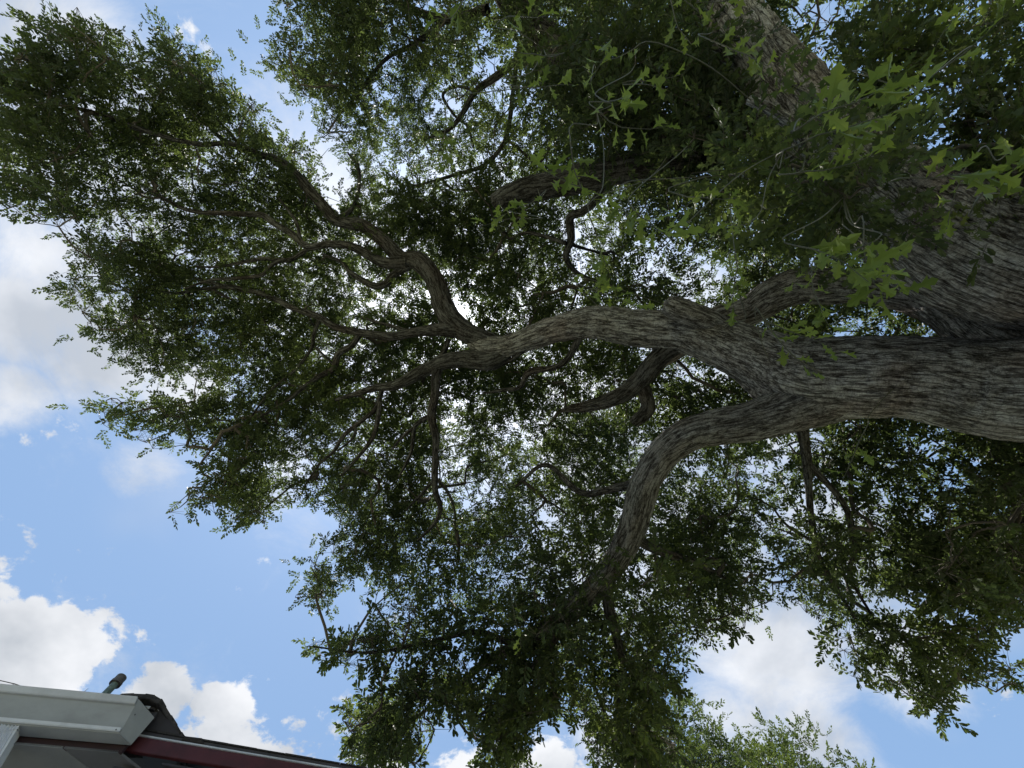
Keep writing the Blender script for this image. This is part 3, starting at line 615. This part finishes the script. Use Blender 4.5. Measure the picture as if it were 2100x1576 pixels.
# sprays must not swallow the limbs that stand clear below the crown
def clear_of(P, D, lim=0.0):
    return np.ones(len(P), bool)
lob = ((u > 1500) & (v < 620) & (t < 5.2)) | ((u > 1680) & (t < 4.9))
lob &= rng.random(len(u)) < 0.8
tint = 0.36+0.42*fbm(P*1.1, 2)+0.14*(t-7)/3*0+rng.normal(0, .06, len(P))
mc_ = ~lob & (t > 7.0); tn_ = ~lob & (t > 5.6) & ~mc_
small_i = np.where(~lob & ~tn_ & ~mc_)[0]; tiny_i = np.where(tn_)[0]; lob_i = np.where(lob)[0]
print('sprays', len(small_i), len(tiny_i), len(lob_i))
fol, tw1 = scatter('foliage', ST, P[small_i], D[small_i], rng.uniform(.8, 1.2, len(small_i)), tint[small_i], LEAF, TWIG, oak)
fol3, tw3 = scatter('foliage', TT_, P[tiny_i], D[tiny_i], rng.uniform(.75, 1.12, len(tiny_i)), tint[tiny_i], LEAF, TWIG, oak)
mi = np.where(mc_)[0]; mi2 = np.concatenate([mi, mi]); jit = np.zeros((len(mi2), 3)); jit[len(mi):] = rng.normal(0, .16, (len(mi), 3))
fol4, tw4 = scatter('foliage', MT, P[mi2]+jit, D[mi2]+jit*2, rng.uniform(.68, .95, len(mi2)), tint[mi2]+rng.normal(0, .05, len(mi2)), LEAF, TWIG, oak)
lob_i = lob_i[np.argsort(t[lob_i])][:1500]
fol2, tw2 = scatter('lobed_foliage', LT, P[lob_i], D[lob_i], rng.uniform(.75, 1.15, len(lob_i)), tint[lob_i]+.05, LEAF, TWIG, oak)
# a spur from each hub to its sprays
edge = np.zeros(len(P), bool)
for du_, dv_ in ((55, 0), (-55, 0), (0, 55), (0, -55), (40, 40), (-40, 40), (40, -40), (-40, -40)): edge |= ~inside(u+du_, v+dv_)
sel = np.where(edge | (np.arange(len(P)) % 4 == 0))[0]; a, b = H[sel], P[sel]; nrm = np.cross(b-a, [0.3, 0.2, 1.0]); nrm /= np.linalg.norm(nrm, axis=1)[:, None]+1e-9
bn = np.cross(b-a, nrm); bn /= np.linalg.norm(bn, axis=1)[:, None]+1e-9
ring = [(nrm, 1, 0), (bn, -.5, .87), (bn, -.5, -.87)]; off3 = [nrm, -.5*nrm+.87*bn, -.5*nrm-.87*bn]
VS = np.stack([a+.0035*o_ for o_ in off3]+[b+.0016*o_ for o_ in off3], 1).reshape(-1, 3)
q = np.array([(0, 1, 4, 3), (1, 2, 5, 4), (2, 0, 3, 5)]); QS = (q[None]+6*np.arange(len(a))[:, None, None]).reshape(-1, 4)
merged(small+[tw1, tw2, (VS, QS)], 'twigs', TWIG, oak, 'stuff')

# ------------------------------------------------------------------ bright young shoots hanging close to the lens: each leaf a piece
YL = []; WOOD = np.vstack([SK[:, :3], HUBS]); WU, WV, WT = project(WOOD); USED = np.zeros(len(WOOD))
for k in range(4):
    V, Q, T = leaf_lobed(.125, .072, .006+.010*k, .012+.012*k, .01*(k-1.5))
    YL.append(mesh_np('leaf', V, [Q, T], False)); YL[-1].materials.append(YOUNG)
def sprig(u, v, t, nl, ddir, leng=.26, size=1.0):
    p0 = at(u, v, t); d = np.array(ddir, float)+rng.normal(0, .25, 3); d /= np.linalg.norm(d)
    P_ = [p0-d*leng*0.75]; dd = d.copy()
    for _ in range(5): P_.append(P_[-1]+dd*leng*.25); dd = dd+np.array([rng.normal(0, .15), rng.normal(0, .15), -.06]); dd /= np.linalg.norm(dd)
    P_ = np.array(P_); V, Q = thin_tube(P_, np.linspace(.0035, .0012, len(P_)), 5)
    # the long shoot carrying it back to the wood
    pu, pv, pt_ = project(P_[:1]); dist = np.hypot(WU-pu[0], WV-pv[0])*.006+np.abs(WT-pt_[0]-.8)+2*(WT < pt_[0]+.4); dist = dist+USED*.35
    kk = dist.argmin(); w_ = WOOD[kk]; USED[np.linalg.norm(WOOD-w_, axis=1) < .5] += 1
    side_ = rng.normal(0, .07, 3); S_ = catmull(np.array([P_[0], P_[0]-d*.07+(w_-P_[0])*.06, P_[0]*.55+w_*.45+side_*.6, w_]), .06)
    V2, Q2 = thin_tube(S_, np.linspace(.0027, .0045, len(S_)), 5); Q = np.vstack([Q, Q2+len(V)]); V = np.vstack([V, V2])
    sp = link('sprig', mesh_np('sprig', V, Q), SHOOT, oak)
    nl = int(nl*1.35)
    for i in range(nl):
        f = 0.15+0.85*i/max(1, nl-1); s_ = f*(len(P_)-1); a_ = int(min(s_, len(P_)-2)); b_ = P_[a_]+(P_[a_+1]-P_[a_])*(s_-a_)
        lf = bpy.data.objects.new('leaf', YL[rng.integers(0, 4)]); COL.objects.link(lf)
        lf.parent = sp
        side = rng.normal(0, 1, 3); side -= side.dot(d)*d; side /= np.linalg.norm(side); out = d*rng.uniform(.1, .9)+side*rng.uniform(.6, 1.1); out[2] -= .25
        out /= np.linalg.norm(out); up = np.array([0, 0, 1.])+rng.normal(0, .95, 3); y = np.cross(up, out); y /= np.linalg.norm(y); z = np.cross(out, y)
        R_ = Matrix([[out[r], y[r], z[r]] for r in range(3)]); sc_ = size*rng.uniform(.65, 1.15)
        lf.matrix_parent_inverse = Matrix.Identity(4)
        lf.rotation_mode = 'QUATERNION'; lf.rotation_quaternion = R_.to_quaternion(); lf.scale = (sc_,)*3
        lf.location = Vector(b_)
SPR = [(1740, 200, 1.5, 11, (.3, 0, -.4)), (1765, 235, 1.6, 9, (.6, -.4, -.2)), (1540, 115, 1.9, 9, (.2, .5, -.3)), (1745, 525, 1.5, 13, (0, .5, -.4)), (1770, 560, 1.6, 10, (-.3, .5, -.4)), (1840, 540, 1.7, 7, (.4, .5, -.3)), (1655, 545, 1.8, 5, (-.6, .3, -.3)),
       (1670, 640, 1.9, 7, (0, .5, -.4)), (1520, 600, 2.0, 8, (.2, .5, -.3)), (1500, 560, 2.1, 7, (-.3, -.4, -.3)), (1612, 720, 1.9, 6, (.1, .6, -.4)), (1660, 700, 2.1, 6, (.4, .2, -.2)), (1140, 360, 1.9, 7, (-.5, .3, -.3)), (1180, 385, 1.8, 9, (.1, .5, -.3)),
       (1270, 225, 1.7, 7, (0, .5, -.4)), (1210, 170, 2.0, 6, (-.4, .2, -.3)), (1265, 130, 2.2, 5, (.2, .3, -.2)), (1290, 290, 2.1, 5, (.2, .3, -.2)), (1280, 455, 1.9, 8, (-.3, .4, -.3)), (1345, 480, 1.7, 8, (.3, .5, -.3)), (1400, 450, 2.0, 7, (.4, -.1, -.2)), (1240, 520, 2.1, 8, (-.3, .5, -.3)),
       (1200, 600, 2.3, 5, (.2, .4, -.3)), (1260, 620, 2.3, 7, (.4, .2, -.2)), (1070, 120, 2.2, 6, (-.3, .3, -.2)), (930, 45, 2.3, 6, (-.5, .2, -.3)), (1080, 15, 2.2, 5, (.2, .4, -.3)), (920, 290, 2.6, 5, (.1, .5, -.3)), (1060, 440, 2.3, 6, (-.3, .3, -.3)), (1020, 445, 2.4, 4, (-.5, .1, -.2)),
       (1460, 420, 2.0, 7, (.3, .3, -.2)), (1500, 480, 2.1, 6, (-.3, .3, -.2)), (1860, 185, 1.9, 7, (.5, 0, -.2)), (1990, 370, 1.7, 9, (.5, .4, -.3)), (1940, 400, 1.8, 6, (-.2, .5, -.3)), (2060, 340, 1.7, 8, (.4, .2, -.2)), (2050, 60, 2.0, 7, (.4, -.3, -.2)), (1960, 30, 2.0, 7, (-.3, .2, -.2)),
       (1720, 340, 1.9, 8, (.4, .3, -.2)), (1740, 960, 2.4, 5, (.1, .5, -.3)), (1120, 190, 2.3, 6, (.1, .5, -.3)), (1390, 60, 2.2, 5, (.1, .5, -.3)), (1480, 20, 2.0, 8, (-.2, .3, -.3)), (1350, 160, 2.2, 5, (.5, .3, -.2)), (1060, 1290, 3.2, 4, (0, .6, -.3))]
for u_, v_, t_, n_l, d_ in SPR: sprig(u_, v_, t_*(1.05 if v_ > 500 else 1.0), n_l, d_, leng=.27, size=(.98 if t_ < 1.75 else .82))

# ------------------------------------------------------------------ two trees behind
def far_tree(x, y, h, rad, label, nh):
    tr = empty('shade_tree', (x, y, 0), label, 'tree')
    sk0 = len(SKEL)
    limb([[x, y, -.2, .28], [x+.1, y, 1.5, .2], [x-.1, y+.1, h*.4, .16], [x, y, h*.7, .08], [x, y, h*.93, .02]], 'trunk', 0.06, 14, parent=tr)
    for k in range(7):
        a = k*2.4; z0 = h*(.3+.07*k); limb([[x, y, z0, .07], [x+math.cos(a)*rad*.45, y+math.sin(a)*rad*.45, z0+.5, .04], [x+math.cos(a)*rad*.85, y+math.sin(a)*rad*.85, z0+1.0, .012]], 'limb', 0.07, 8, parent=tr)
    S_ = np.vstack(SKEL[sk0:]); del SKEL[sk0:]
    d = rng.normal(0, 1, (nh, 3)); d /= np.linalg.norm(d, axis=1)[:, None]; d *= (rng.random(nh)**.45)[:, None]
    Hb = np.array([x, y, h*.66])+d*np.array([rad, rad, h*.34]); Hb[:, :2] += rng.normal(0, .1, (nh, 2))
    Hb[:, 2] += .35*vnoise(Hb*1.3)
    ch = grow(Hb, S_, tr); sm = []
    for P_, c in ch:
        r = 0.004*np.sqrt(c)+0.002; sm.append(thin_tube(P_, r, 3))
    P_, D_, H_ = sprays_at(Hb, 7, .30, clip=False); D_[:, 2] += 0.7
    f, tws = scatter('crown', TT_, P_, D_, rng.uniform(.9, 1.4, len(P_)), .45+.3*vnoise(P_*1.5)+rng.normal(0, .1, len(P_)), FARLEAF, TWIG, tr)
    merged(sm+[tws], 'twigs', TWIG, tr, 'stuff')
p1 = ray(1345, 1458); p2 = ray(1572, 1520)
for pp, dist, rad, lab, nh in ((p1, 11.5, 2.0, 'pale green leafy tree top behind the big oak, nearest the hanging oak foliage', 820), (p2, 13.0, 1.8, 'smaller sunlit tree top at the bottom edge under the soft clouds', 700)):
    q_ = pp/np.hypot(pp[0], pp[1])*dist; far_tree(q_[0], q_[1], 1.6+q_[2], rad, lab, nh)

# ------------------------------------------------------------------ the house corner
exec_house = True
WHITE = plain('white_aluminium_and_lit_lip', (0.64, 0.66, 0.73), 0.45, 0, 0.10, 5, 0.05, (1, 1, 1))
GUT = plain('weathered_gutter_paint', (0.345, 0.36, 0.385), 0.5, 0, 0.09, 5, 0.06, (1, 1, 2.5))
RED = plain('dark_red_paint', (0.085, 0.016, 0.020), 0.55, 0, 0.2, 9, 0.15)
RED2 = plain('shaded_red_paint', (0.028, 0.010, 0.014), 0.7, 0, 0.2, 9, 0.15)  # fascia red darkened, shade under the gutter put into the colour
DARK = plain('dark_wood_and_soffit_shade', (0.045, 0.042, 0.052), 0.7, 0, 0.2, 9, 0.2)  # dark boards; also colours the far soffit panels for their shade
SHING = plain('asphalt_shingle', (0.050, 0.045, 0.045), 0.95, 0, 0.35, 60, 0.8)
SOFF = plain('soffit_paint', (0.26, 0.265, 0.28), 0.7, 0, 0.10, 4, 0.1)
SOFD = plain('shaded_soffit_paint', (0.15, 0.15, 0.165), 0.7, 0, 0.12, 4, 0.1)  # soffit colour darkened to stand in for shade under the eave
PVC = plain('weathered_green_pipe', (0.16, 0.22, 0.21), 0.6, 0, 0.25, 25, 0.1)
CAPM = plain('pipe_collar_grey', (0.13, 0.12, 0.125), 0.7, 0, 0.2, 25, 0.2)
STUCCO = plain('painted_stucco', (0.42, 0.40, 0.36), 0.9, 0, 0.10, 3, 0.5)
Z0 = 3.6
e_ = onz(245, 1505, Z0)-onz(0, 1484, Z0); e_ /= np.linalg.norm(e_); g_end = onz(245, 1505, Z0)
n_ = np.array([-e_[1], e_[0], 0.0])                     # into the house
UPV = np.array([0, 0, 1.0])
house = empty('house', tuple(g_end+n_*2.5-UPV*Z0), 'low house corner with white gutter, dark red fascia board and dark shingle roof', 'house')
def loft(name, secs, m, parent, closed=True, caps=True, bevel=0.0, smooth=False):
    n = len(secs[0]); V = np.vstack(secs); Fc = []
    for s in range(len(secs)-1):
        for i in range(n if closed else n-1):
            j = (i+1) % n; Fc.append((s*n+i, s*n+j, (s+1)*n+j, (s+1)*n+i))
    if caps: Fc.append(tuple(range(n))[::-1]); Fc.append(tuple((len(secs)-1)*n+i for i in range(n)))
    me = pyd(name, V, Fc, smooth)
    import bmesh
    bm = bmesh.new(); bm.from_mesh(me); bmesh.ops.recalc_face_normals(bm, faces=bm.faces)
    if bevel: bmesh.ops.bevel(bm, geom=list(bm.edges), offset=bevel, segments=2, affect='EDGES', clamp_overlap=True)
    bm.to_mesh(me); bm.free()
    return link(name, me, m, parent)
def box(name, o, ax, ay, az, m, parent, bevel=0.003):
    o, ax, ay, az = map(lambda q: np.asarray(q, float), (o, ax, ay, az))
    s = lambda z: [o+z, o+ax+z, o+ax+ay+z, o+ay+z]
    return loft(name, [np.array(s(0*az)), np.array(s(az))], m, parent, bevel=bevel)
def quad(name, pts, thick, m, parent, bevel=0.002):
    P_ = np.array(pts); n = np.cross(P_[1]-P_[0], P_[2]-P_[0]); n /= np.linalg.norm(n)
    if np.dot(n, P_.mean(0)-CAM) < 0: n = -n
    return loft(name, [P_, P_+n*thick], m, parent, bevel=bevel)
# gutter: profile taken at its right end, swept left along the eave
A0 = g_end
J = lambda du, dn, dz: A0+e_*du+n_*dn+UPV*dz
# profile (out from house, up) K-style
prof_img = [(245, 1505, Z0), (268, 1528, Z0)]
bb = onz(268, 1528, Z0)-A0                                 # bottom, front to back, cut on the mitre
tf = onz(284, 1434, Z0+.135)-A0; tb = onz(316, 1472, Z0+.135)-A0
secR = np.array([A0, A0+tf*0.10+n_*-.004, A0+tf*0.12+n_*.006, A0+tf*0.80+n_*.004, A0+tf*.86-n_*.010, A0+tf, A0+tf+n_*.006+UPV*.0,
                 A0+tf*.9+n_*.008, A0+tf*.80+n_*.008, A0+tf*.12+n_*.010+UPV*.002, A0+n_*.006+UPV*.004, A0+bb+UPV*.004, A0+tb+n_*0, A0+tb+n_*.004, A0+bb+n_*.003])
secL = secR - e_*0; LEN = 3.2
secL = secR-e_*LEN
gut = loft('gutter', [secL, secR], GUT, house)
cap_pts = [A0+e_*.001, A0+tf*.12+e_*.001, A0+tf*.84+e_*.001, A0+tf+e_*.001, A0+tb+e_*.001, A0+bb+e_*.001]
quad('end_cap', cap_pts[::1], .002, GUT, gut)
# rolled lips and bead lines, the light they catch put into a whiter colour
box('gutter_lip', A0+tf*.995-e_*LEN-n_*.020, e_*(LEN-.002), n_*.016, (tf/np.linalg.norm(tf))*-.026+n_*.010, WHITE, gut, .002)
box('gutter_bead', A0+tf*.13-e_*LEN-n_*.011, e_*(LEN-.002), n_*.008, -(tf/np.linalg.norm(tf))*.017, WHITE, gut, .002)
def disc_cyl(name, c, ax, r, h, m, parent, seg=16):
    c = np.asarray(c, float); ax = np.asarray(ax, float)/np.linalg.norm(ax); a = np.cross(ax, [0.31, .2, .9]); a /= np.linalg.norm(a); b = np.cross(ax, a)
    th = np.linspace(0, 2*math.pi, seg, endpoint=False); ring = np.array([a*math.cos(t)*r+b*math.sin(t)*r for t in th])
    return loft(name, [c+ring, c+ring+ax*h], m, parent)
disc_cyl('rivet', A0+tf*.05-e_*.022-n_*.010, -n_, .0032, .003, DARK, gut, 8)
disc_cyl('rivet', A0+tf*.62-e_*-.0+bb*.25+e_*.003, e_, .003, .003, DARK, gut, 8)
# fascia behind the gutter and on past its end: dark red board with a thin grey drip edge
r0, r1 = onz(286, 1511, Z0+.085), onz(690, 1579, Z0+.085); fe = (r1-r0)/np.linalg.norm(r1-r0); fn = np.array([-fe[1], fe[0], 0])
fa = r0-fe*0.10
box('fascia', fa-UPV*.075, fe*3.6, fn*.022, UPV*.075, RED, house, .002)
bk = A0+bb+n_*.01
box('fascia', bk-e_*LEN-UPV*.035, e_*(LEN-.02), n_*.02, UPV*.14, RED2, house, .002)
box('drip_edge', fa-fn*.006+UPV*.001, fe*3.6, fn*.03, UPV*.008, WHITE, house, .001)
# soffit panels between fascia and wall, mitred joints; deepening shade is put into their colours
sz = Z0-.036
jd = onz(190, 1576, sz)-onz(130, 1530, sz); jd /= np.linalg.norm(jd); DP = .62/np.dot(jd, n_)
def joint(u): return onz(u, 1524+0.115*(u-130)*0.6, sz)
bounds = [onz(-700, 1450, sz), onz(-220, 1500, sz), onz(129, 1530, sz), onz(243, 1537, sz), onz(329, 1551, sz), onz(560, 1588, sz), onz(900, 1640, sz)]
bounds = [np.dot(b_-bk, e_) for b_ in bounds]
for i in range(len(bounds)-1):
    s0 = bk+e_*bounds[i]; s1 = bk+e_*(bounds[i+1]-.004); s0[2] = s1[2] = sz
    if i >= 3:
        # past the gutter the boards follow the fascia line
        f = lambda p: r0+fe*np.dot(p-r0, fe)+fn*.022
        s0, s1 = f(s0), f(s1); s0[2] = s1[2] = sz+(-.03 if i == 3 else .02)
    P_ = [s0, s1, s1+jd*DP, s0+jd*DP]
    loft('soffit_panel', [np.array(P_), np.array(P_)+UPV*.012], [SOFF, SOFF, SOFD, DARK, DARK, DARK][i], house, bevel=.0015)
# stucco wall, out of frame, and the slab roof with its shingles
wall_o = bk+n_*.62-e_*3.2; wall_o[2] = 0
box('wall', wall_o, e_*6.6, n_*3.6, UPV*(Z0-.03), STUCCO, house, .004)
pitch = math.radians(17); up_s = n_*math.cos(pitch)+UPV*math.sin(pitch); rn = np.cross(e_, up_s)
ro = bk-e_*LEN-n_*.03+UPV*.135
box('roof', ro, e_*(LEN+.02), up_s*4.6, rn*.03, DARK, house, .003)
ro2 = r0-fe*.02+UPV*.010; up2 = fn*math.cos(pitch)+UPV*math.sin(pitch)
box('roof', ro2, fe*3.4, up2*4.6, np.cross(fe, up2)*.018, DARK, house, .003)
# shingle tabs along the eave (what can be seen from below)
shm = {}
def shingle(o, ax, ay, az, parent):
    me_o = box('shingle', o, ax, ay, az, SHING, parent, 0); return me_o
w = .16
for k in range(int(LEN/w)):
    o = ro+e_*(k*w+rng.uniform(0, .004))-up_s*.02+rn*.032; shingle(o, e_*(w-.002), up_s*.16, rn*(.007+rng.uniform(0, .004)), house)
for k in range(18):
    o = ro2+fe*(k*w)-up2*.006+np.cross(fe, up2)*.019; shingle(o, fe*(w-.0015), up2*.16, np.cross(fe, up2)*(.005+.003*rng.random()), house)
# raised rake: dark board with a folded pile of shingles over it
quad('rake_board', [onz(300, 1458, Z0+.16), onz(324, 1444, Z0+.20), onz(374, 1513, Z0+.115), onz(288, 1509, Z0+.10)], .025, DARK, house)
quad('rake_flashing', [onz(322, 1452, Z0+.185), onz(338, 1468, Z0+.175), onz(358, 1501, Z0+.13), onz(362, 1510, Z0+.12), onz(350, 1496, Z0+.135), onz(332, 1468, Z0+.17)], .004, WHITE, house)
quad('flashing', [onz(297, 1448, Z0+.15), onz(310, 1449, Z0+.155), onz(304, 1456, Z0+.145)], .003, WHITE, house)
cap = [(236, 1426, .15, 5), (250, 1423, .17, 9), (275, 1422, .19, 14), (300, 1423, .205, 18), (318, 1426, .215, 20), (332, 1434, .21, 19), (341, 1450, .20, 17), (352, 1468, .185, 16), (364, 1487, .165, 14), (373, 1502, .145, 12), (381, 1514, .125, 7)]
def cap_sec(c, up=0):
    u_, v_, dz, w_ = c; p = onz(u_, v_, Z0+dz); q_ = onz(u_, v_+1, Z0+dz); s_ = w_*.0023
    return p, s_
for k in range(len(cap)-1):
    a_, sa = cap_sec(cap[k]); b_, sb = cap_sec(cap[k+1]); lift = UPV*(0.0035 if k % 2 else 0)
    # each folded shingle: outer edge at the given line, hanging down by its thickness, running back over the roof
    d_ = b_-a_; ov = d_*.10
    da = -UPV*sa*.8-n_*sa*.1; db = -UPV*sb*.8-n_*sb*.1
    S1 = np.array([a_-ov+lift, a_-ov+lift+da, a_-ov+da+n_*.5+UPV*.06, a_-ov+lift+n_*.5+UPV*.06])
    S2 = np.array([b_+lift, b_+lift+db, b_+db+n_*.5+UPV*.06, b_+lift+n_*.5+UPV*.06])
    loft('shingle', [S1, S2], SHING, house, bevel=.003)
quad('shingle', [onz(378, 1512, Z0+.11), onz(412, 1516, Z0+.11), onz(419, 1526, Z0+.098), onz(370, 1520, Z0+.098)], .02, SHING, house)
# vent pipe standing on the roof
vb = at(205, 1432, 2.65); vt = at(241, 1391, 2.65); vb = onz(208, 1432, 4.02)
top_t = None
vp = disc_cyl('vent_pipe', vb-UPV*.25, UPV, .022, .25+.14, PVC, house, 20)
disc_cyl('pipe_collar', vb+UPV*.098, UPV, .036, .018, CAPM, vp, 20); disc_cyl('pipe_cap', vb+UPV*.112, UPV, .032, .040, CAPM, vp, 20)
# downspout elbow at the left edge, ribbed
dsp0 = onz(22, 1499, Z0-.002); dd = onz(-30, 1585, Z0-.16)-dsp0; dl = np.linalg.norm(dd); dd /= dl
sx = e_-dd*np.dot(e_, dd); sx /= np.linalg.norm(sx); sy = np.cross(dd, sx)
def ribsec(c, w_=.078, h_=.062, k=5):
    pts = []
    for s in range(4):
        a_ = [(-1, -1), (1, -1), (1, 1), (-1, 1)][s]; b_ = [(1, -1), (1, 1), (-1, 1), (-1, -1)][s]
        for i in range(2*k):
            f = i/(2*k); x = a_[0]+(b_[0]-a_[0])*f; y = a_[1]+(b_[1]-a_[1])*f; r = .72 if i % 2 else 1.0
            if i == 0: r = .96
            pts.append(c+sx*x*w_*.5*((r-.04) if abs(x) > .99 and s in (1, 3) else 1)+sy*y*h_*.5*((r-.04) if abs(y) > .99 and s in (0, 2) else 1))
    return np.array(pts)
ds_ = loft('downspout', [ribsec(dsp0-dd*.03), ribsec(dsp0+dd*dl), ribsec(dsp0+dd*(dl+.25)+n_*.05)], WHITE, house)
loft('downspout_pipe', [ribsec(dsp0+dd*(dl+.25)+n_*.05), ribsec(dsp0+dd*(dl+.25)+n_*.12-UPV*.25), ribsec(dsp0+dd*(dl+.25)+n_*.12-UPV*2.6)], WHITE, ds_)
loft('outlet_collar', [ribsec(dsp0-dd*.025, .086, .07), ribsec(dsp0+dd*.01, .086, .07)], WHITE, ds_)

# bare twigs lying over the roof edge
def bare(name, rows, label, w0):
    P_ = np.array([onz(u_, v_, z_) for u_, v_, z_ in rows]); V, Q = thin_tube(catmull(P_, .03), np.linspace(w0, w0*.4, len(catmull(P_, .03))), 6)
    return link(name, mesh_np(name, V, Q), TWIG)
t1 = bare('fallen_twig', [(66, 1415, Z0+.17), (45, 1409, Z0+.185), (30, 1403, Z0+.19), (0, 1396, Z0+.2), (-60, 1380, Z0+.2)], '', .0028)
tag(t1, 'forked bare twig lying along the left end of the gutter', 'twig')
for rows in ([(30, 1403, Z0+.19), (15, 1409, Z0+.18), (4, 1414, Z0+.165)], [(46, 1409, Z0+.185), (38, 1414, Z0+.17)]):
    s_ = bare('side_shoot', rows, '', .0018); s_.parent = t1
t2 = bare('fallen_twig', [(167, 1424, Z0+.16), (174, 1418, Z0+.18), (181, 1412, Z0+.2)], '', .0022)
tag(t2, 'short bare twig poking up from the shingles left of the vent pipe', 'twig')
